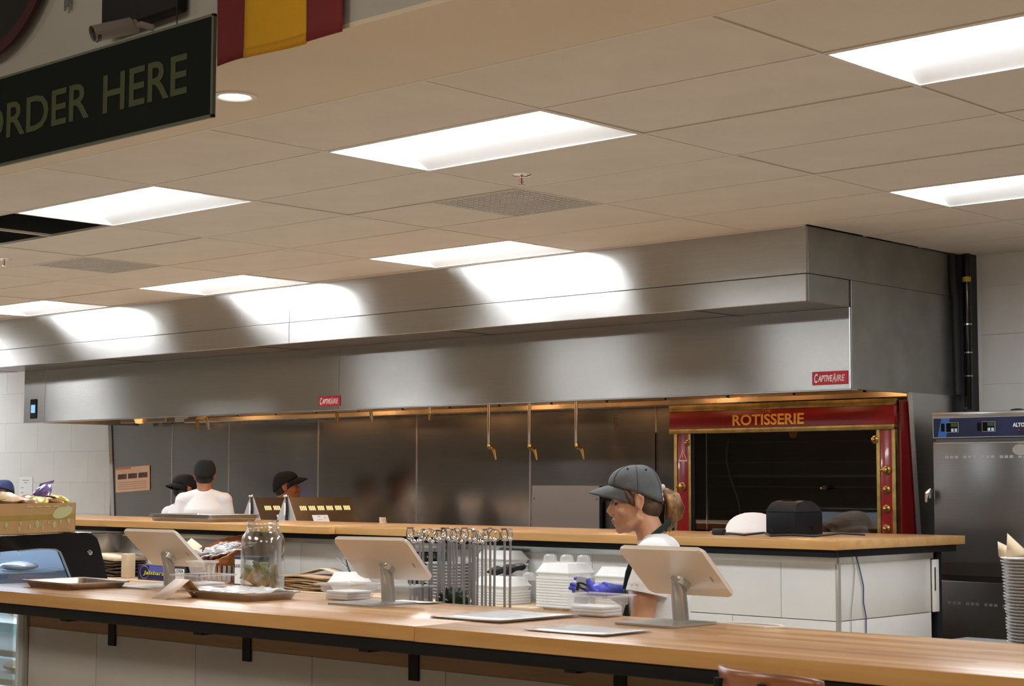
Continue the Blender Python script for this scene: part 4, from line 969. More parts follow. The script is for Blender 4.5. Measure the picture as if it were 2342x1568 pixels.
for z0,z1 in ((1.02,1.755),(.10,.99)):
    d=ob('door',MB().box(.006,W-.004,-.022,.010,z0,z1,.006,2),steel('door_steel',(.20,.20,.20),.30,.5),hc)
    if z0>1: ob('door_groove',MB().box(.02,W-.02,-.0245,-.022,1.742,1.748,.001),M_ALU,d); ob('door_handle',MB().tube([(-.002,-.04,1.49),(-.016,-.055,1.47),(-.024,-.05,1.42)],[.008,.012,.008],8).tube([(.004,-.045,1.49),(.004,-.05,1.44)],[.009,.006],8),M_CHR,d)
    vm=MB()
    zv=(1.66 if z0>1 else .86)
    for g in range(5):
        for q in range(3): vm.box(.085+g*.112+q*.030,.085+g*.112+q*.030+.021,-.0235,-.021,zv,zv+.016,.001)
    ob('vent_slots',vm,mat('vent_pale',(.32,.32,.31),.5) if z0>1 else mat('vent_dim',(.12,.12,.12),.5),d)
bd=ob('oval_badge',MB().lathe([(0,.026),(.048,.026),(.052,.022)],28),M_ALU,hc,(.548,0,1.705),(PI/2,0,0)); bd.scale=(1,.62,1)
t=thing('pan_rack_clip','small black clip lying on top of the holding cabinet near its left end','clip',(.70,4.18,1.919)); ob('clip_body',MB().box(-.03,.04,-.01,.01,0,.02,.003).box(-.02,-.005,-.01,.01,.0,.035,.003),M_RUB,t)
t=thing('black_rag','black crumpled cloth on top of the holding cabinet at the right edge','cloth',(1.07,4.18,1.919)); ob('cloth_body',solidify(MB().grid(lambda u,v:((u-.5)*.16,(v-.5)*.12,.007+.006*math.sin(7*u)*math.sin(5*v+1)),10,6).mesh(),.008),M_RUB,t)
# dark lower unit right of the pass counter
p=at(2310,1462,2,1.03)
t=thing('side_table','dark grey side table behind the front counter at the right edge','table',(3.05,.12,0)); ob('table_top',MB().box(-.36,.60,-.22,.30,.99,1.03,.004,2),mat('grey_laminate',(.10,.10,.105),.4),t)
for x in (-.33,.57):
    for y in (-.19,.27): ob('leg',MB().box(x-.02,x+.02,y-.02,y+.02,0,.99,.002),M_BLK,t)
# stack of ribbed paper plates with kraft sheets
random.seed(6)
pl=MB(); 
R=[(.0,.0),(.052,0),(.064,.004),(.083,.0095),(.086,.0095),(.086,.0075),(.066,.001),(.05,-.002)]
def sqr(r,z,n=32):
    out=[]
    for k in range(n):
        a=2*PI*k/n; c,s=math.cos(a),math.sin(a); q=(abs(c)**4+abs(s)**4)**(-.25); rr=r*(.35+.65*q) if r else 0
        rib=.0009*math.cos(16*a) if r>.06 else 0
        out.append(Vector(((rr+rib)*c*1.0,(rr+rib)*s,z)))
    return out
rows=[[pl.bm.verts.new(p) for p in sqr(r+.001,z)] for r,z in R]
for a,c in zip(rows,rows[1:]):
    for k in range(32): pl.bm.faces.new((a[k],a[(k+1)%32],c[(k+1)%32],c[k]))
pme=pl.mesh(); pme.materials.append(mat('ribbed_paper',(.72,.73,.75),.5))
cx,cy=at(2345,1455,1,.02).x+.042,.02
NP=30
def big_ord(n):
    o=['','first','second','third','fourth','fifth','sixth','seventh','eighth','ninth','tenth','eleventh','twelfth','thirteenth','fourteenth','fifteenth','sixteenth','seventeenth','eighteenth','nineteenth','twentieth']
    return o[n] if n<=20 else 'thirtieth' if n==30 else 'twenty-'+o[n-20]
for k in range(NP):
    z=1.032+k*.0092; lean=-.018*(k/NP)**2
    t=thing('paper_tray','ribbed white paper food tray in the right edge stack, %s'%('at the very bottom' if k==0 else 'topmost' if k==NP-1 else big_ord(NP-k)+' from the top'),'tray',(cx-.016*(k/NP)**1.5+random.uniform(-.0015,.0015),cy+random.uniform(-.002,.002),z),math.radians(45)+random.uniform(-.03,.03)-.78+.6,group='paper food trays in the tall stack')
    ob('tray_body',pme,None,t)
    if k%3==0 or k>NP-3:
        a0=random.uniform(-1.75,-1.1); d=Vector((math.cos(a0+.1),math.sin(a0+.1),0))
        s=MB(); L=.125; p0=Vector((0,0,.008)); n=Vector((-d.y,d.x,0))
        s.quad(p0-n*.05,p0+d*L,p0+n*.05,p0-d*.02); me=solidify(s.mesh(),.0008); ob('kraft_sheet',me,varied('kraft_sheet',(.34,.18,.07),.7,.2,20),t)
for k,(px,ht,lab) in enumerate(((2300,.045,'pale triangular kraft sheet tip sticking up left on the tray stack'),(2325,.07,'taller pale kraft sheet tip at the top of the tray stack'))):
    p=at(px,1262,1,cy); t=thing('paper_liner',lab,'paper',(p.x,cy-.02*k,1.032+NP*.0092),.6)
    s=MB(); s.quad((-.02,0,0),(.05,0,0),(.045,.01,.012),(-.022 if k==0 else -.016,.0,ht)); ob('sheet',solidify(s.mesh(),.001),M_KRAFTL,t)

# ================================================================ DISPLAY CASE AT LEFT
CX=-.985
dc=thing('display_case','black refrigerated display case with curved glass end and lit wire shelves at the left end','display case',(-1.9,-.65,0)); DO=Vector((-1.9,-.65,0))
def db(x0,x1,y0,y1,z0,z1,bev=0): return MB().box(x0-DO.x,x1-DO.x,y0-DO.y,y1-DO.y,z0,z1,bev,2)
def arc(n0,n1,c,r,k=6): return [(c[0]+r*math.cos(math.radians(n0+(n1-n0)*i/k)),c[1]+r*math.sin(math.radians(n0+(n1-n0)*i/k))) for i in range(k+1)]
# end panel outline in (y,z)
outer=[(-1.35,1.02),(-1.33,1.20)]+[( -1.22,1.265),(-1.05,1.285),(-.9,1.292),(-.47,1.302)]+[(-.435,1.295),(-.415,1.275),(-.402,1.245),(-.345,1.055)]
inner=[(-1.25,1.06),(-1.20,1.155),(-1.05,1.205),(-.905,1.228),(-.70,1.240),(-.62,1.237),(-.592,1.222),(-.515,1.06)]
m=MB(); n=len(outer)
# bridge outer/inner by resampling
def resamp(P,N):
    P=[Vector((a,b)) for a,b in P]; L=[0]
    for a,b in zip(P,P[1:]): L.append(L[-1]+(b-a).length)
    out=[]
    for i in range(N):
        t_=L[-1]*i/(N-1); j=max(k for k in range(len(L)) if L[k]<=t_+1e-9); j=min(j,len(P)-2); out.append(P[j].lerp(P[j+1],(t_-L[j])/(L[j+1]-L[j])))
    return out
A=resamp(outer,36); B=resamp(inner,36)
def vtx(x,p): return m.bm.verts.new((x-DO.x,p.x-DO.y,p.y))
x0,x1=CX-.03,CX
va=[[vtx(x,p) for p in A] for x in (x0,x1)]; vb=[[vtx(x,p) for p in B] for x in (x0,x1)]
for i in range(35):
    m.bm.faces.new((va[1][i],va[1][i+1],vb[1][i+1],vb[1][i])); m.bm.faces.new((va[0][i+1],va[0][i],vb[0][i],vb[0][i+1]))
    m.bm.faces.new((va[0][i],va[0][i+1],va[1][i+1],va[1][i])); m.bm.faces.new((vb[0][i+1],vb[0][i],vb[1][i],vb[1][i+1]))
ob('end_panel',m,M_BLKG,dc)
g=MB(); vs=[g.bm.verts.new((CX-.015-DO.x,p.x-DO.y,p.y)) for p in B]; g.bm.faces.new(vs); ob('end_glass',g,M_GLASS,dc)
ob('glass_edge',MB().tube([(CX-.006-DO.x,p.x-DO.y,p.y) for p in B[20:]],.006,6),mat('glass_edge_blue',(.30,.42,.52),.3),dc)
ob('panel_bolt',MB().lathe([(0,.008),(.010,.006),(.012,0)],14,rot=(0,PI/2,0)),M_CHR,dc,Vector((CX,-.452,1.215))-DO)
ob('top_panel',db(-3.6,CX-.03,-1.22,-.44,1.255,1.285,.004),M_BLKG,dc); ob('top_edge',db(-3.6,CX+.0,-.52,-.445,1.297,1.303,.001),M_ALU,dc)
ob('rear_panel',db(-3.6,CX-.03,-.42,-.40,1.02,1.27,.003),mat('case_inner_blue',(.45,.55,.66),.4),dc)
g=MB().grid(lambda u,v:(-3.6-DO.x+(3.6+CX-.03)*u,(-1.34+.02*v**2+.30*max(0,v-.6)**1.5)-DO.y,1.03+.225*v),1,8); ob('front_glass',g,M_GLASS,dc)
ob('deck',db(-3.6,CX-.03,-1.33,-.42,1.02,1.04,.002),M_WHT,dc)
ob('light_strip',db(-3.55,CX-.06,-.74,-.71,1.235,1.252),emit('case_strip',(.62,.78,1.0),18),dc)
ob('inner_shelf',db(-3.55,CX-.05,-1.0,-.45,1.135,1.141),mat('shelf_glass',(.40,.50,.58),.2,alpha=.6),dc)
# lower open shelves (seen under the worktop at the far left)
XE=-.745
ob('lower_side',db(XE-.022,XE,-.93,-.30,.0,1.01,.002),mat('case_side_grey',(.55,.62,.65),.4),dc)
ob('lower_back',db(-3.6,XE-.022,-.42,-.40,.05,1.01),mat('case_back_teal',(.42,.55,.56),.5),dc)
ob('base_plinth',db(-3.6,XE-.022,-.95,-.40,0,.35,.004),M_BLK,dc)
for z in (.945,.835,.72,.60):
    w=MB(); 
    y=-.90
    while y<-.44: w.cyl((-3.5-DO.x,y-DO.y,z),(XE-.03-DO.x,y-DO.y,z),.0028,5); y+=.021
    for x in (-3.4,-2.8,-2.2,-1.6,-1.0,-.80): w.cyl((x-DO.x,-.91-DO.y,z-.005),(x-DO.x,-.43-DO.y,z-.005),.004,5)
    ob('wire_shelf',w,mat('white_wire',(.75,.80,.82),.35),dc,kind='stuff')
    if z<.94: ob('shelf_rail',db(-3.5,XE-.03,-.925,-.915,z-.02,z+.006,.001),mat('case_side_grey'),dc)
ob('lower_light',db(-3.5,XE-.05,-.90,-.88,.985,1.0),emit('case_strip2',(.72,.90,1.0),12),dc)
ob('lower_light',db(-3.5,XE-.05,-.50,-.48,.65,.66),MATS['case_strip2'],dc)
ob('lower_glass',db(-3.6,XE-.024,-.945,-.940,.36,1.0),M_GLASS,dc)
for k,(x,z,l) in enumerate(((-1.0,.95,.22),(-1.02,.725,.2))):
    t=thing('pastry_tray',['pale bread on the upper lit wire shelf under the counter','pale bread on the lower lit wire shelf under the counter'][k],'food',(x,-.72,z)); 
    ob('bread',MB().ell((0,0,.022),(.16,.07,.025),18,10),varied('bread',(.62,.48,.33),.7,.2,15,.3,50),t)
for k in range(5):
    t=thing('wrapped_sandwich','clear wrapped pale sandwich in the curved display case, %s from its right end'%ordn(k),'food',(-1.14-.24*k,-.70-.05*(k%2),1.142)); ob('wrap',MB().ell((0,0,.020),(.10,.075,.020),16,10),varied('wrapped_food',(.52,.53,.53),.2,.25,14,.6,30,coat=.5),t)
# cardboard box of snack packets on the case
ca=math.radians(24)
dx=Vector((-math.sin(ca),math.cos(ca),0))
pr=at(172,1216,2,1.303); 
bx=thing('cardboard_box','printed tan cardboard box of snack packets on top of the black display case','box',(pr.x,pr.y,1.303),PI/2+ca)
# local x axis = along visible face toward its right/far end ; origin = right bottom corner; box extends to -x
Lb,Wb,Hb_=.74,.34,.127
M_CARD=varied('printed_card',(.40,.235,.09),.75,.12,4,.1,90)
b=MB(); 
b.box(-Lb,0,0,.004,0,Hb_); b.box(-Lb,0,Wb-.004,Wb,0,Hb_); b.box(-.004,0,0,Wb,0,Hb_); b.box(-Lb,-Lb+.004,0,Wb,0,Hb_); b.box(-Lb,0,0,Wb,0,.004)
ob('box_body',b,M_CARD,bx)
ob('green_band',MB().box(-Lb,-.001,-.001,0,.058,.078),varied('olive_print',(.30,.20,.03),.75,.15,4),bx)
M_PG=mat('pale_green_print',(.42,.42,.20),.75)
ob('oval_print',MB().lathe([(0,0),(1,0)],28,m4=Matrix.Translation((-.10,-.0016,.088))@Matrix.Rotation(-.18,4,'Y')@Matrix.Diagonal((.075,1,.026,1))@Matrix.Rotation(PI/2,4,'X')),M_PG,bx)
for (x,z,r) in ((-.285,.040,.016),(-.335,.03,.010),(-.245,.024,.011),(-.16,.036,.016),(-.115,.047,.010),(-.055,.050,.013),(-.205,.045,.006),(-.41,.024,.012),(-.40,.046,.009),(-.5,.04,.013),(-.58,.03,.011)):
    f=MB()
    for k in range(5):
        a=2*PI*k/5+.3; f.lathe([(0,0),(r*.42,0)],8,m4=Matrix.Translation((x+r*.55*math.cos(a)*.8,-.0016,z+r*.55*math.sin(a)))@Matrix.Rotation(PI/2,4,'X'))
    ob('flower_print',f,M_PG,bx)
for k in range(5): ob('text_line',MB().box(-.36+k*.062,-.36+k*.062+.045,-.0016,0,.110,.115),mat('tan_print',(.52,.36,.18),.75),bx)
random.seed(12)
MP=[varied('packet_gold',(.42,.30,.03),.22,.3,14,metal=.5),varied('packet_yellow',(.55,.42,.05),.25,.3,14,metal=.3),varied('packet_brown',(.28,.12,.03),.3,.4,14),varied('packet_purple',(.22,.16,.42),.2,.6,20,metal=.5),varied('packet_pink',(.55,.12,.18),.3,.3,10),varied('packet_cream',(.70,.52,.30),.4,.2,10)]
pk=[(-.045,1,.128,.3),(-.10,3,.15,-.8),(-.10,2,.12,.2),(-.17,0,.128,.1),(-.21,1,.122,-.2),(-.27,4,.13,.2),(-.30,2,.12,.1),(-.38,0,.132,-.1),(-.42,5,.142,.0),(-.48,1,.122,.15),(-.56,0,.128,-.1),(-.64,1,.124,.1)]
for k,(x,mi,z,r) in enumerate(pk):
    wpos=bx.matrix_basis@Vector((x,.06+.05*(k%2),z+.0)) if False else None
    c=Matrix.Translation(bx.location)@Matrix.Rotation(bx.rotation_euler.z,4,'Z')@Vector((x,.06+.05*(k%2),z+.006))
    nm=['gold','yellow','brown','purple and silver','pink','cream'][mi]
    t=thing('snack_packet','%s foil snack packet in the cardboard box, %s from the box right end'%(nm,ordn(k)),'packet',c,bx.rotation_euler.z+random.uniform(-.4,.4),group='snack packets in the cardboard box'); t.rotation_euler.y=r; t.rotation_euler.x=random.uniform(-.4,.4)
    bm2=bmesh.new(); bmesh.ops.create_uvsphere(bm2,u_segments=18,v_segments=10,radius=1)
    for v in bm2.verts:
        e=1-.0*abs(v.co.x); v.co=Vector((v.co.x*.075,v.co.y*.050,v.co.z*.024*(1-abs(v.co.x)**3)+.002*math.sin(19*v.co.x+13*v.co.y)))
    q=MB(); q.add(bm2); q.box(-.082,-.066,-.038,.038,-.001,.001).box(.066,.082,-.038,.038,-.001,.001); ob('packet_body',q,MP[mi],t)

# ================================================================ SIGN, FLAG, SECURITY CAMERA, WALL ITEMS
SY=-1.5
a=at(497,30,1,SY); b=at(487,268,1,SY); xr=(a.x+b.x)/2
sg=thing('order_sign','dark green hanging board reading ORDER HERE at the top left','sign',(xr-.9,SY,b.z)); hh=a.z-b.z
M_SGN=varied('sign_board',(.004,.007,.006),.75,.2,3,spec=.12); M_SGF=mat('sign_frame',(.055,.065,.045),.5)
ob('board',MB().box(-.9,.895,-.006,.003,.004,hh-.004),M_SGN,sg)
for (x0,x1,z0,z1) in ((-.9,.9,0,.009),(-.9,.9,hh-.009,hh),(.890,.9,0,hh),(-.9,-.89,0,hh)): ob('frame_edge',MB().box(x0,x1,-.009,.005,z0,z1,.001),M_SGF,sg)
M_SGT=mat('sign_letter',(.050,.064,.030),.7,spec=.2)
# lettering fitted between pixel marks
xl=at(240,245,1,SY).x; xr2=at(432,200,1,SY).x
so=sg.location
z1_=at(432,122,1,SY).z; z0_=at(432,213,1,SY).z
wH=xr2-xl
ob('lettering',fit('HERE',xl-so.x,xr2-so.x,z1_-z0_,(z0_+z1_)/2-so.z,M_SGT),None,sg,(0,-.0075,0),ROT_F)
x1o=at(208,268,1,SY).x; x0o=at(-42,300,1,SY).x
ob('lettering',fit('ORDER',x0o-so.x,x1o-so.x,z1_-z0_,(z0_+z1_)/2-so.z,M_SGT),None,sg,(0,-.0075,0),ROT_F)
for x in (-.7,.7): ob('hanger_wire',MB().cyl((x,0,hh),(x,0,4.5-b.z),.002,5),M_BLK,sg)
# flag
fl=thing('flag','red and yellow striped flag hanging from the fascia beside the order sign','flag',(1.245,-1.265,2.90))
M_FR=varied('flag_red',(.16,.012,.016),.8,.12,5,.3,220); M_FY=varied('flag_yellow',(.62,.33,.004),.8,.08,5,.3,220)
def fz(u): return .006+.022*0+.010*math.sin(3.2*u)+.0
def fy(u,v): return -.006*math.sin(9*u+1.5*v)-.004
for nm,u0,u1,mm in (('red_stripe',0,.235,M_FR),('yellow_stripe',.235,.73,M_FY),('red_stripe',.73,1.0,M_FR)):
    me=solidify(MB().grid(lambda a_,v:(-.31+.62*(u0+(u1-u0)*a_),fy(u0+(u1-u0)*a_,v)-.0,(-.022 if u0<.7 else -.016)+.62*v+.004*math.sin(6*(u0+(u1-u0)*a_))),12,16).mesh(),.0015); ob(nm,me,mm,fl)
ob('bottom_hem',solidify(MB().grid(lambda a_,v:(-.31+.62*(.235+.495*a_),fy(.235+.495*a_,0)-.002,-.021+.03*v),12,1).mesh(),.001),varied('flag_hem',(.55,.26,.004),.8,.08,5),fl)
# security camera
p=at(262,70,1,-1.36)
sc=thing('security_camera','small grey bullet security camera above the order sign','camera',(at(335,62,1,-1.32).x,-1.30,at(335,62,1,-1.32).z+.02))
dvec=(at(245,74,1,-1.42)-at(300,62,1,-1.34)).normalized(); c0=at(300,62,1,-1.34)-sc.location; c1=c0+dvec*.12
ob('camera_body',MB().cyl(c0-dvec*.02,c1,.024,20),varied('camera_grey',(.20,.185,.17),.4,.05,5),sc)
ob('sun_shield',MB().tube([c0+Vector((0,0,.006)),c1+dvec*.022+Vector((0,0,.006))],.0275,18,caps=False),MATS['camera_grey'],sc)
ob('lens_face',MB().cyl(c1,c1+dvec*.012,.0255,20),M_BLKG,sc); ob('lens',MB().cyl(c1+dvec*.012,c1+dvec*.016,.011,16),M_STD,sc)
ob('mount_arm',MB().tube([c0,c0+Vector((.03,.02,.008)),c0+Vector((.06,.05,-.004))],[.010,.012,.012],8),MATS['camera_grey'],sc)
# black hanging screen above the camera
p=at(248,0,1,-1.27); q=at(420,40,1,-1.27)
t=thing('wall_speaker','black wall mounted screen cut by the top edge above the security camera','screen',((p.x+q.x)/2,-1.27,q.z)); ob('housing',MB().box(-(q.x-p.x)/2,(q.x-p.x)/2,-.03,.02,.018,.34,.012,3,rot=(0,-.02,0)),M_BLK,t)
# round black object with dark red rim, top left
t=thing('wall_banner','black rounded hanging with a dark red rim in the top left corner','banner',(-.50,-1.28,3.62)); 
ob('disc',MB().lathe([(0,-.01),(.46,-.01),(.46,.01),(0,.01)],64,rot=(PI/2,0,0)),varied('black_cloth',(.006,.006,.007),.8,.2,4),t)
ob('red_rim',MB().tube([(.455*math.cos(2*PI*k/64),.012*1,.455*math.sin(2*PI*k/64)) for k in range(65)],(.024,),6,caps=False) if False else MB().lathe([(.44,.012),(.485,.012),(.485,-.002),(.44,-.002)],64,rot=(PI/2,0,0)),varied('dark_red_cloth',(.045,.006,.008),.8,.2,6),t)
p=at(152,12,1,-1.26); t=thing('wall_hook','small metal bracket on the grey fascia wall at the top left','bracket',(p.x,-1.262,p.z)); ob('hook_plate',MB().box(-.008,.008,-.004,.0,-.02,.08,.001).box(.006,.022,-.006,-.002,-.01,.07,.001),M_STD,t)
# ================================================================ STOOL
p=at(1672,1529,1,-1.56); q=at(1787,1545,1,-1.62)
st=thing('bar_stool','wooden bar stool with curved back on black metal uprights, at the bottom right','stool',(q.x-.045,-1.467,0),math.radians(-17))
M_WST=wood('stool_wood',[(.20,.07,.025),(.30,.11,.045),(.40,.17,.08)],.3,1.2,None,.4)
zt=p.z+.008
def bk(u,v):
    a=(u-.5); x=a*.34; return (x,-.16+.38*a*a*1.2*0.8-.02*v,zt-.105+.105*v-(.012*(abs(a)*2)**6)*v)
mm=MB().grid(bk,20,6); ob('backrest',solidify(mm.mesh(),.014),M_WST,st)
for x in (-.075,.075): ob('back_upright',MB().tube([(x,-.175,zt-.022),(x,-.178,zt-.09),(x,-.15,zt-.25),(x,-.10,.74)],[(.012,.008)]*4,8),M_BLK,st)
ob('seat',MB().prism([(.19*math.cos(a*PI/12)*(1 if True else 1),.19*math.sin(a*PI/12)) for a in range(24)],.735,.765,bev=.006),M_WST,st)
for sx in (-1,1):
    for sy in (-1,1): ob('leg',MB().cyl((sx*.12,sy*.12,.735),(sx*.20,sy*.20,0),.012,10),M_BLK,st)
ob('foot_ring',MB().tube([(.178*math.cos(2*PI*k/32)*1.25,.178*math.sin(2*PI*k/32)*1.25,.28) for k in range(33)],.008,8,caps=False),M_BLK,st)
# ================================================================ PEOPLE
def remesh(mb,vox,smooth=4,name='body'):
    me=mb.mesh(name,smooth=True)
    o=bpy.data.objects.new('t',me); COL.objects.link(o)
    r=o.modifiers.new('r','REMESH'); r.mode='VOXEL'; r.voxel_size=vox; r.use_smooth_shade=True
    s=o.modifiers.new('s','SMOOTH'); s.factor=.5; s.iterations=smooth
    dg=bpy.context.evaluated_depsgraph_get(); m2=bpy.data.meshes.new_from_object(o.evaluated_get(dg)); bpy.data.objects.remove(o)
    m2.polygons.foreach_set('use_smooth',[True]*len(m2.polygons)); return m2
def xform(mb,M):
    for v in mb.bm.verts: v.co=M@v.co
    return mb
def head_parts(fem=False):
    "head in its own frame: x forward, y left, z up, origin between the ears"
    m=MB()
    m.ell((-.008,0,.040),(.096,.076,.084),28,18)
    m.ell((.018,0,-.020),(.070,.064,.085),28,18)
    m.ell((.036,0,-.062),(.044,.046,.048),24,14)
    m.ell((.062,0,-.094),(.020,.022,.018),14,10)           # chin
    m.tube([(-.01,.050,-.05),(.03,.040,-.082),(.062,.012,-.096)],[.018,.016,.014],10); m.tube([(-.01,-.050,-.05),(.03,-.040,-.082),(.062,-.012,-.096)],[.018,.016,.014],10)  # jaw
    m.ell((.070,.030,.020),(.018,.026,.011),14,10); m.ell((.070,-.030,.020),(.018,.026,.011),14,10)   # brow
    m.ell((.058,.040,-.028),(.024,.020,.022),14,10); m.ell((.058,-.040,-.028),(.024,.020,.022),14,10)  # cheek
    tip=.108 if fem else .112
    m.tube([(.080,0,.016),(.090,0,-.004),(.100,0,-.020),(tip,0,-.034)],[.008,.0075,.009,.0095],12)
    m.ell((.094,.011,-.038),(.011,.008,.007),12,8); m.ell((.094,-.011,-.038),(.011,.008,.007),12,8); m.ell((.092,0,-.043),(.012,.006,.006),10,8)
    m.ell((.0855,0,-.0615),(.0085,.020,.0058),16,10); m.ell((.0830,0,-.0725),(.0085,.018,.0065),16,10)
    m.ell((.072,0,-.067),(.018,.028,.022),16,10)
    for s in (-1,1):
        m.ell((.066,s*.030,.003),(.015,.015,.0115),16,12)      # lid bulge
        # ear
        m.ell((-.010,s*.074,.002),(.018,.006,.030),16,12,rot=(0,-.2,0)); m.tube([(.004,s*.078,-.012),(.002,s*.082,.014),(-.010,s*.084,.030),(-.024,s*.083,.018),(-.022,s*.081,-.008),(-.010,s*.077,-.030)],[.004,.005,.0055,.005,.0045,.006],8)
    return m
def skin_mat(name,col,lip=(.42,.13,.11),co=None):
    m=mat(name,col,.5,sss=.08); N,L,b=nt(m); b.inputs['Subsurface Radius'].default_value=(.01,.004,.002)
    f=noise(m,objco(m),14,3); c2=tuple(c*.86 for c in col)
    L.new(ramp(m,f,[(.3,c2),(.7,col)]),b.inputs['Base Color']); return m
def cap_surf(u,v,g=0):
    a=2*PI*u; ph=v*PI/2; c=math.cos(ph); ca=math.cos(a); e=.62+.26*max(0,ca)
    x=(.106+g)*ca*c**e-.007-.010*math.sin(ph)*(1-v)*0; y=(.086+g)*math.sin(a)*c**(.58)
    zb=.034+(.034*ca if ca>0 else .046*ca)
    return (x,y,zb+(.134+g-zb)*math.sin(ph)**.95)
def capm(visor=True,r=1.0):
    "cap crown and visor in head frame"
    crown=MB()
    f=cap_surf
    crown.grid(f,48,14,True)
    cm=solidify(crown.mesh(),.003)
    v=MB()
    def g(u,w_):
        a=(u-.5)*2; ang=a*1.18
        bx,by=.098*math.cos(ang)-.006,.085*math.sin(ang)
        ox=.086*(1-abs(a)**2.4); 
        x=bx+ox*w_; y=by*(1-.10*w_); z=.066-.012*w_*w_-.026*abs(a)**2-.012*w_-.016*w_*abs(a)**2
        return (x*r,y*r,z)
    v.grid(g,24,8); vm=solidify(v.mesh(ang=60),.0035)
    return cm,vm
def torso_arms(P,shirt=False,grow=0.0):
    "P: dict of joints in body frame; returns MB"
    m=MB(); g=grow; fem=P.get('fem')
    hip,chest,neck=Vector(P['hip']),Vector(P['chest']),Vector(P['neck'])
    sw=P.get('sw',.19); dp=P.get('dp',.115)
    d=(chest-hip)
    # torso tube, elliptical rings (u = lateral)
    pts=[hip+Vector((0,0,-.06)),hip,hip+d*.45,hip+d*.8,chest,chest+(neck-chest)*.55,neck]
    rr=[(dp*1.0,.165),(dp*1.05,.168),(dp*.92,.142 if fem else .15),(dp*1.08,.155 if fem else .168),(dp*1.05,sw*.88),(dp*.72,sw*.62),(.058,.062)]
    rows=[]; b=bmesh.new(); n=28
    for p,(rx,ry) in zip(pts,rr):
        i=len(rows); tn=(pts[min(i+1,len(pts)-1)]-pts[max(i-1,0)]).normalized(); dx_=Vector((0,1,0)).cross(tn).normalized()
        rows.append([b.verts.new(p+dx_*((rx+g)*math.cos(2*PI*k/n)*(abs(math.cos(2*PI*k/n))**-.12 if abs(math.cos(2*PI*k/n))>.01 else 1))+Vector((0,(ry+g)*math.sin(2*PI*k/n),0))) for k in range(n)])
    for a,c in zip(rows,rows[1:]):
        for k in range(n): b.faces.new((a[k],a[(k+1)%n],c[(k+1)%n],c[k]))
    b.faces.new(rows[0][::-1]); b.faces.new(rows[-1]); m.add(b)
    for s in 'LR':
        sh,el=Vector(P['sh'+s]),Vector(P['el'+s])
        m.tube([neck-Vector((0,0,.03)),(neck+sh)*.5-Vector((0,0,.012)),sh],[.052+g,.050+g,.050+g],14)
        m.ell(sh,(.056+g,.056+g,.056+g),16,12)
        if shirt:
            t=P.get('sleeve',.62); e=sh.lerp(el,t); m.tube([sh,sh.lerp(el,t*.6),e],[.053+g,.056+g,.064+g],18)
    return m
def finger(m,pts,r): m.tube(pts,[r*1.05,r,r*.95,r*.8][:len(pts)],8); m.ell(pts[-1],(r*.85,)*3,8,6)
def hand(m,wr,dirv,upv,r=1.0,curl=.5):
    "generic relaxed hand: palm and five fingers, starting at the wrist, pointing along dirv, back of hand towards upv"
    d=Vector(dirv).normalized(); u=Vector(upv); u=(u-d*u.dot(d)).normalized(); s=d.cross(u)
    c=Vector(wr)+d*.045*r
    R=Matrix((( d.x,s.x,u.x),(d.y,s.y,u.y),(d.z,s.z,u.z))).to_4x4()
    e=MB(); e.ell((0,0,0),(.050*r,.040*r,.016*r),18,12); xform(e,Matrix.Translation(c)@R)
    t=bpy.data.meshes.new('t'); e.bm.to_mesh(t); e.bm.free(); m.bm.from_mesh(t); bpy.data.meshes.remove(t)
    for k,(o,l) in enumerate(((-.030,.066),(-.010,.074),(.010,.070),(.029,.056))):
        b0=c+d*.036*r+s*o*r; a=curl*(.5+.1*k)
        p1=b0+(d*math.cos(a)-u*math.sin(a))*l*.45*r; p2=p1+(d*math.cos(a*2.2)-u*math.sin(a*2.2))*l*.32*r; p3=p2+(d*math.cos(a*3.1)-u*math.sin(a*3.1))*l*.25*r
        finger(m,[b0,p1,p2,p3],.0088*r)
    b0=c-d*.022*r-s*.034*r; finger(m,[b0,b0+(d*.6-s*.7-u*.35).normalized()*.030*r,b0+(d*.6-s*.7-u*.35).normalized()*.030*r+(d*.9-s*.15-u*.4).normalized()*.028*r,b0+(d*.6-s*.7-u*.35).normalized()*.030*r+(d*.95-u*.4).normalized()*.05*r],.0105*r)
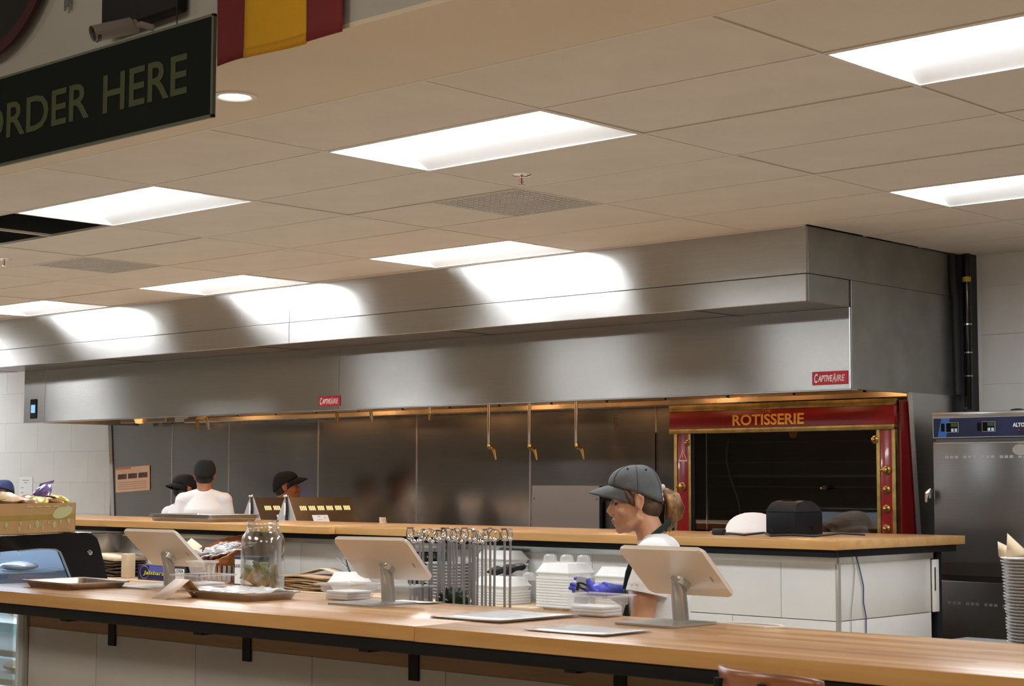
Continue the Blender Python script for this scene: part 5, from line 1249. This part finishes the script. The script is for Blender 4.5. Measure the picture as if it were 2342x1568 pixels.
def person(label,loc,face,height,P,skin,shirtm,trm,capc=None,cap_rev=False,head_rot=(0,0,0),hairm=None,fem=False,vox=.007,handmat=None,hidden_hands=False,head_fwd=.03,capvis=True,extra=None,sleeve=.62):
    "loc on floor; face = world yaw of the forward direction"
    pr=thing('person',label,'person',loc,face)
    s=height/1.70
    m=MB(); sh=MB()
    P=dict(P); P['fem']=fem; P['sleeve']=sleeve
    neck=Vector(P['neck']); hc_=Vector(P['head'])
    HR=Matrix.Rotation(head_rot[2],4,'Z')@Matrix.Rotation(head_rot[1],4,'Y')@Matrix.Rotation(head_rot[0],4,'X')
    HM=Matrix.Translation(hc_)@HR@Matrix.Diagonal((.94,.97,1,1) if fem else (1,1,1,1))
    hd=head_parts(fem); xform(hd,HM); t=bpy.data.meshes.new('t'); hd.bm.to_mesh(t); hd.bm.free()
    m=torso_arms(P); m.bm.from_mesh(t); bpy.data.meshes.remove(t)
    nr=.050 if fem else .058
    m.tube([neck-Vector((0.0,0,.05)),neck.lerp(HM@Vector((-.02,0,-.06)),.5),HM@Vector((-.018,0,-.02))],[nr*1.25,nr,nr*.95],18)
    for q in 'LR':
        a,e,w_=Vector(P['sh'+q]),Vector(P['el'+q]),Vector(P['wr'+q])
        m.tube([a,a.lerp(e,.5),e],[.047,.044,.039],14); m.ell(e,(.040,.040,.040),14,10); m.tube([e,e.lerp(w_,.35),w_],[.039,.037,.026],14)
        d=(w_-e).normalized()
        if P.get('hand'+q,True): hand(m,w_,d,P.get('hu'+q,(0,0,1)))
    hip=Vector(P['hip'])
    for sy in (-1,1):
        h0=hip+Vector((0,sy*.085,-.03)); kn=Vector((h0.x*.6+P.get('kx',.02),sy*.095,.47)); an=Vector((P.get('ax',-.01),sy*.10,.08))
        m.tube([h0,h0.lerp(kn,.5),kn],[.085,.075,.055],14); m.tube([kn,kn.lerp(an,.35),an],[.055,.056,.036],14); m.tube([an,an+Vector((0,0,-.04))],.036,12)
        m.ell(an+Vector((.06,0,-.048)),(.12,.042,.03),16,8)
    bme=remesh(m,vox,3); ob('body',bme,skin,pr)
    smsh=torso_arms(P,True,.012)
    # short skirt of the shirt below the hip
    sme=remesh(smsh,.008,5)
    ob('shirt',sme,shirtm,pr)
    # trousers and shoes
    tr=MB()
    tr.ell(hip+Vector((0,0,-.03)),(.135,.185,.13),20,12)
    for sy in (-1,1):
        h0=hip+Vector((0,sy*.085,-.03)); kn=Vector((h0.x*.6+P.get('kx',.02),sy*.095,.47)); an=Vector((P.get('ax',-.01),sy*.10,.09))
        tr.tube([h0,h0.lerp(kn,.5),kn,kn.lerp(an,.5),an],[.105,.092,.075,.068,.062],16)
    ob('trousers',remesh(tr,.012,4),trm,pr)
    for sy in (-1,1):
        an=Vector((P.get('ax',-.01),sy*.10,.04)); ob('shoe',MB().ell(an+Vector((.055,0,0)),(.14,.052,.04),18,10),M_RUB,pr)
    H_=thing('head_group',None,None) if False else None
    if hairm:
        h=MB(); h.ell((-.010,0,.030),(.094,.076,.078),26,18)
        h2=MB().ell((-.050,0,-.010),(.058,.066,.062),22,14)
        if not fem: h2=MB().ell((-.046,0,-.004),(.060,.070,.060),22,14)
        for src in (h,h2): 
            pass
        t=bpy.data.meshes.new('t'); h2.bm.to_mesh(t); h2.bm.free(); h.bm.from_mesh(t); bpy.data.meshes.remove(t)
        for sy in (-1,1): h.tube([(.036,sy*.060,.050),(.030,sy*.066,.026),(.018,sy*.070,.002),(.010,sy*.071,-.016)],[(.020,.014),(.016,.012),(.010,.008),(.004,.003)],8)
        xform(h,HM); hm=remesh(h,.005,3); ob('hair',hm,hairm,pr)
    if capc:
        cm,vm=capm(); CM=HM@(Matrix.Rotation(PI,4,'Z') if cap_rev else Matrix.Identity(4))
        if cap_rev: CM=HM@Matrix.Translation((-.012,0,0))@Matrix.Rotation(PI,4,'Z')
        cm.transform(CM); vm.transform(CM)
        c=ob('cap',cm,capc,pr); 
        if capvis: ob('visor',vm,capc,c)
        ob('button',MB().ell(CM@Vector((-.006,0,.131)),(.008,.008,.004),10,6),capc,c)
    # brows, lashes, lips
    M_BR=mat('brow_hair',(.04,.022,.014),.8)
    for sy in (-1,1):
        ob('eyebrow',MB().tube([HM@Vector(p) for p in ((.081,sy*.014,.027),(.0835,sy*.028,.033),(.073,sy*.046,.029))],[.0028,.0034,.0018],6),M_BR,pr)
        ob('eyelashes',MB().tube([HM@Vector(p) for p in ((.0775,sy*.018,-.0035),(.0815,sy*.030,-.0055),(.072,sy*.044,-.001))],[.0014,.0022,.0014],6),M_TEXT,pr)
        ob('eyeball',MB().ell(HM@Vector((.0705,sy*.030,-.0005)),(.0108,.0108,.0085),14,10),M_BLKG,pr)
    ob('lips',MB().ell(HM@Vector((.0878,0,-.0620)),(.0072,.017,.0042),16,8).ell(HM@Vector((.0856,0,-.0722)),(.0072,.0155,.0050),16,8),skin_mat('lip_skin',(.45,.14,.12)),pr)
    return pr,HM
BASE=dict(hip=(0,0,.93),chest=(.0,0,1.28),neck=(-.005,0,1.42),head=(.03,0,1.535),sw=.178,shL=(-.005,.158,1.345),shR=(-.005,-.158,1.345),elL=(-.02,.215,1.10),elR=(-.02,-.215,1.10),wrL=(.17,.17,1.00),wrR=(.17,-.17,1.00))
def shift(P,dz,**k):
    Q={a:(b if not isinstance(b,tuple) else (b[0],b[1],b[2]+dz)) for a,b in P.items()}; Q.update(k); return Q
SK1=skin_mat('skin_light',(.64,.33,.195)); SK2=skin_mat('skin_tan',(.38,.15,.070)); SK3=skin_mat('skin_brown',(.10,.045,.028))
M_TEE=varied('white_cotton',(.80,.79,.78),.85,.03,6,.25,60); M_JEAN=varied('dark_trousers',(.02,.022,.03),.9,.2,10)
M_CAPG=varied('grey_twill',(.105,.112,.118),.9,.16,22,.3,300); M_CAPK=varied('black_twill',(.006,.007,.008),.9,.2,12,.2,200); M_CAPN=varied('navy_twill',(.035,.055,.16),.85,.2,14,.2,200)
M_HAIRB=varied('dark_blond_hair',(.10,.055,.03),.55,.35,40,.4,200); M_HAIRD=varied('black_hair',(.012,.009,.008),.5,.3,40,.4,200)
M_GLV=varied('blue_nitrile',(.11,.13,.66),.34,.10,14,.2,50); M_APR=varied('dark_green_apron',(.010,.024,.020),.8,.2,10)
def az_of(v): return math.atan2(v[1],v[0])
def facing(px,dirn):
    "world yaw for a person at pixel column px; dirn=(right, away) components seen from the camera"
    a=-YAW-math.atan((px-1171)/FPX)
    r=Vector((math.cos(a),math.sin(a))); f=Vector((-math.sin(a),math.cos(a))); d=r*dirn[0]+f*dirn[1]; return math.atan2(d.y,d.x)

# ---- woman with grey cap
fw=facing(1455,(-1,.10)); 
ear=atd(1463,1148,6.30)
hp=(.075,0,1.455)
fd=Vector((math.cos(fw),math.sin(fw),0)); 
loc=Vector((ear.x,ear.y,0))-fd*(.075-.012)
DZ=ear.z-1.455
def wl(px,py,dist):
    "pixel to the woman's local frame"
    p=atd(px,py,dist)-loc; c,s=math.cos(-fw),math.sin(-fw); return Vector((p.x*c-p.y*s,p.x*s+p.y*c,p.z))
wr=wl(1400,1353,6.27); wln=wl(1362,1432,6.15)
PW=dict(hip=(-.01,0,.86),chest=(-.005,0,1.165),neck=(.000,0,1.315),head=(.080,0,1.455+DZ),shL=(.000,.150,1.262),shR=(-.01,-.150,1.262),elL=(.050,.185,.985),elR=(.02,-.12,1.04),wrL=tuple(wln),wrR=tuple(wr),sw=.175,dp=.100,handL=False,handR=False)
wo,WHM=person('woman in a grey cap with ponytail and blue gloves, holding a number card',loc,fw,1.62,PW,SK1,M_TEE,M_JEAN,M_CAPG,head_rot=(0,math.radians(3),math.radians(11)),hairm=M_HAIRB,fem=True,vox=.0045,sleeve=.44)
# sleeve cuff
shL,elL=Vector(PW['shL']),Vector(PW['elL']); a_=shL.lerp(elL,.43); d_=(elL-shL).normalized()
ob('sleeve_cuff',MB().tube([a_-d_*.02,a_+d_*.012],[.072,.075],20),M_TEE,wo)
# ponytail and scrunchie
random.seed(8)
hb_=WHM@Vector((-.088,0,.016))
pt=MB()
for k in range(26):
    ox,oy=random.uniform(-.012,.012),random.uniform(-.016,.016); l=random.uniform(.70,.98); f=random.uniform(.7,1.2)
    pt.tube([hb_+Vector((-.0,oy*.3,0)),hb_+Vector((-.030-.3*ox,oy,.012+ox*.5)),hb_+Vector((-.055-ox*1.1,oy*1.3,-.010+ox)),hb_+Vector((-.064-ox*1.6*f,oy*1.4,-.055*l)),hb_+Vector((-.058-ox*1.7*f,oy*1.3,-.095*l)),hb_+Vector((-.042-ox*1.2,oy*.9,-.130*l))],[.011,.016,.017,.016,.012,.0028],7)
M_PONY=mat('honey_hair',(.3,.15,.06),.45); N_,L_,b_=nt(M_PONY); L_.new(ramp(M_PONY,noise(M_PONY,objco(M_PONY,(1,1,.35)),38,3),[(.35,(.055,.025,.012)),(.52,(.20,.095,.030)),(.68,(.46,.25,.085))]),b_.inputs['Base Color']); bump(M_PONY,noise(M_PONY,objco(M_PONY,(1,1,.15)),260,2),.5,.003)
ob('ponytail',pt,M_PONY,wo,ang=85)
sc_=MB()
for k in range(12):
    a=2*PI*k/12; sc_.ell(hb_+Vector((-.014+.004*math.sin(3*a),.024*math.cos(a),.006+.028*math.sin(a))),(.012,.011,.012),10,8)
ob('hair_tie',sc_,varied('cream_scrunchie',(.66,.52,.42),.8,.15,60,.4,200),wo)
for (x,y,z) in ((.17,.62,0),(.33,.62,0)): ob('eyelet',MB().ell(WHM@Vector(cap_surf(x,y,.002)),(.004,.003,.004),8,6),M_CAPK,wo)
# cap seams
cs=MB()
for a in (0.09,.25,.42): cs.tube([WHM@Vector(cap_surf(a,i/12*.97,.0025)) for i in range(13)],.0010,5)
ob('cap_seam',cs,mat('seam_grey',(.06,.065,.07),.9),wo)
# apron strap and bib
nk=Vector(PW['neck'])
def onto(p): return Vector(p)
st_=[(-.050,.0,1.385),(-.040,.035,1.372),(-.008,.060,1.345),(.035,.062,1.310),(.075,.060,1.262),(.098,.062,1.20),(.108,.066,1.14)]
ob('apron_strap',MB().tube(st_,[(.004,.015)]*7,8),M_APR,wo); ob('apron_strap',MB().tube([(x,-y,z) for x,y,z in st_],[(.004,.015)]*7,8),M_APR,wo)
ob('apron_bib',solidify(MB().grid(lambda u,v:(.136-.018*abs(2*u-1)**2-.012*(v),(u-.5)*(.20+.10*(1-v)),.62+.52*v),10,10).mesh(),.004),M_APR,wo)
# gloved hands and card
g=MB()
card=wl(1331,1345,6.22); W=Vector

def L_(px,py,d=6.2): return wl(px,py,d)
g.tube([wl(1424,1356,6.29),wl(1402,1352,6.27),wl(1380,1349,6.24)],[.031,.027,.031],14)
g.ell(wl(1368,1350,6.22),(.034,.022,.026),16,12,rot=(0,.15,0)); g.ell(wl(1352,1352,6.215),(.022,.020,.024),14,10)
# thumb upright in front of the card
finger(g,[wl(1362,1356,6.20),wl(1352,1345,6.185),wl(1347,1334,6.18),wl(1346,1326,6.18)],.0115)
# index over the top behind, other fingers under/behind emerging left
finger(g,[wl(1360,1338,6.24),wl(1345,1328,6.245),wl(1328,1321,6.245),wl(1316,1322,6.24)],.0085)
finger(g,[wl(1352,1345,6.25),wl(1335,1342,6.255),wl(1318,1338,6.25),wl(1307,1335,6.24)],.0090)
finger(g,[wl(1352,1352,6.25),wl(1335,1350,6.255),wl(1318,1347,6.25),wl(1304,1344,6.24)],.0090)
finger(g,[wl(1352,1360,6.25),wl(1336,1359,6.255),wl(1322,1356,6.25),wl(1312,1353,6.24)],.0078)
ob('glove',remesh(g,.0022,2),M_GLV,wo)
g=MB(); wR=Vector(PW['wrL']); dR=(wR-Vector(PW['elL'])).normalized(); g.tube([wR-dR*.05,wR,wR+dR*.03],[.034,.029,.026],14); hand(g,wR+Vector((0,0,0)),dR,(0,.6,1),.95,.7)
ob('glove',remesh(g,.0026,2),M_GLV,wo)
# number card held in the hand
fcard=facing(1331,(0,-1))
cc=atd(1332,1348,6.225)
cd_=thing('number_card','white number card reading 72 held in the blue gloved hand','card',cc,fcard+PI/2)
cd_.rotation_euler=(math.radians(8),math.radians(7),fcard+PI/2)
ob('card_body',MB().box(-.025,.025,-.0015,.0015,-.050,.047,.0008),mat('card_grey',(.55,.56,.58),.4),cd_)
me=text_mesh('72',.060,bold=.0022,depth=.0005,shear=.0,sx=.56); me.materials.append(M_TEXT); ob('lettering',me,M_TEXT,cd_,(.002,-.0020,.012),(PI/2,-PI/2,0))

# ---- cook seen from behind, left
def cook(px,ptop,dist,label,dirn,skin,cap,hair,rev=False,pitch=0,h=None,**k):
    top=atd(px,ptop,dist); hz=top.z-.131-0.0
    fy_=facing(px,dirn); P=shift(BASE,hz-1.535); P['elL']=(-.01,.20,P['elL'][2]-.04); P['elR']=(-.01,-.20,P['elR'][2]-.04); P['wrL']=(.10,.19,.88); P['wrR']=(.10,-.19,.88); 
    fdv=Vector((math.cos(fy_),math.sin(fy_),0)); lc=Vector((top.x,top.y,0))-fdv*.03
    # keep feet on the floor: legs end at 0, hip moves with height
    return person(label,lc,fy_,1.70,P,skin,M_TEE,M_JEAN,cap,rev,(0,pitch,0),hair,**k)
cook(469,1052,13.9,'cook seen from behind in a black cap, taller of the left pair',(.10,1),SK2,M_CAPK,M_HAIRD,capvis=True)
cook(424,1085,14.3,'cook with a backwards black cap, beside the taller cook',(.80,.6),SK2,M_CAPK,M_HAIRD,rev=True)
cook(657,1078,13.9,'cook in a black cap looking right behind the glowing food warmers',(1,-.12),skin_mat('skin_warm',(.44,.15,.055)),M_CAPK,M_HAIRD,pitch=-.2)
cp_,HMn=cook(8,1098,15.6,'worker in a navy cap with a blue glove at the far left edge',(-.5,-.86),SK3,M_CAPN,M_HAIRD,capvis=False)
# cap patch and raised blue glove
ob('cap_patch',MB().box(.088,.098,-.030,.022,.075,.105,.002,m4=HMn),mat('patch_grey',(.45,.47,.50),.6),cp_)
g=MB(); g.tube([(.15,.10,1.30),(.20,.04,1.40),(.21,-.02,1.455)],[.034,.032,.034],12); hand(g,(.21,-.02,1.45),(-.25,-1,.1),(1,0,.3),1.05,.6); ob('glove',remesh(g,.004,2),M_GLV,cp_)
# ---- bent over worker in front of the oven
pb=at(1722,1166,1,3.50); fy_=facing(1700,(.35,.94))
PB=dict(hip=(-.22,0,.93),chest=(.05,0,1.22),neck=(.20,0,1.21),head=(.31,0,1.17),shL=(.12,.17,1.20),shR=(.12,-.17,1.20),elL=(.20,.22,.92),elR=(.20,-.22,.92),wrL=(.38,.16,.80),wrR=(.38,-.16,.80),dp=.13,sw=.20,kx=.05,ax=.02)
bw,_h=person('worker in a white tee bending forward in front of the rotisserie oven',(pb.x,pb.y,0),fy_,1.70,PB,SK2,M_TEE,M_JEAN,None,False,(0,math.radians(60),0),M_HAIRD)
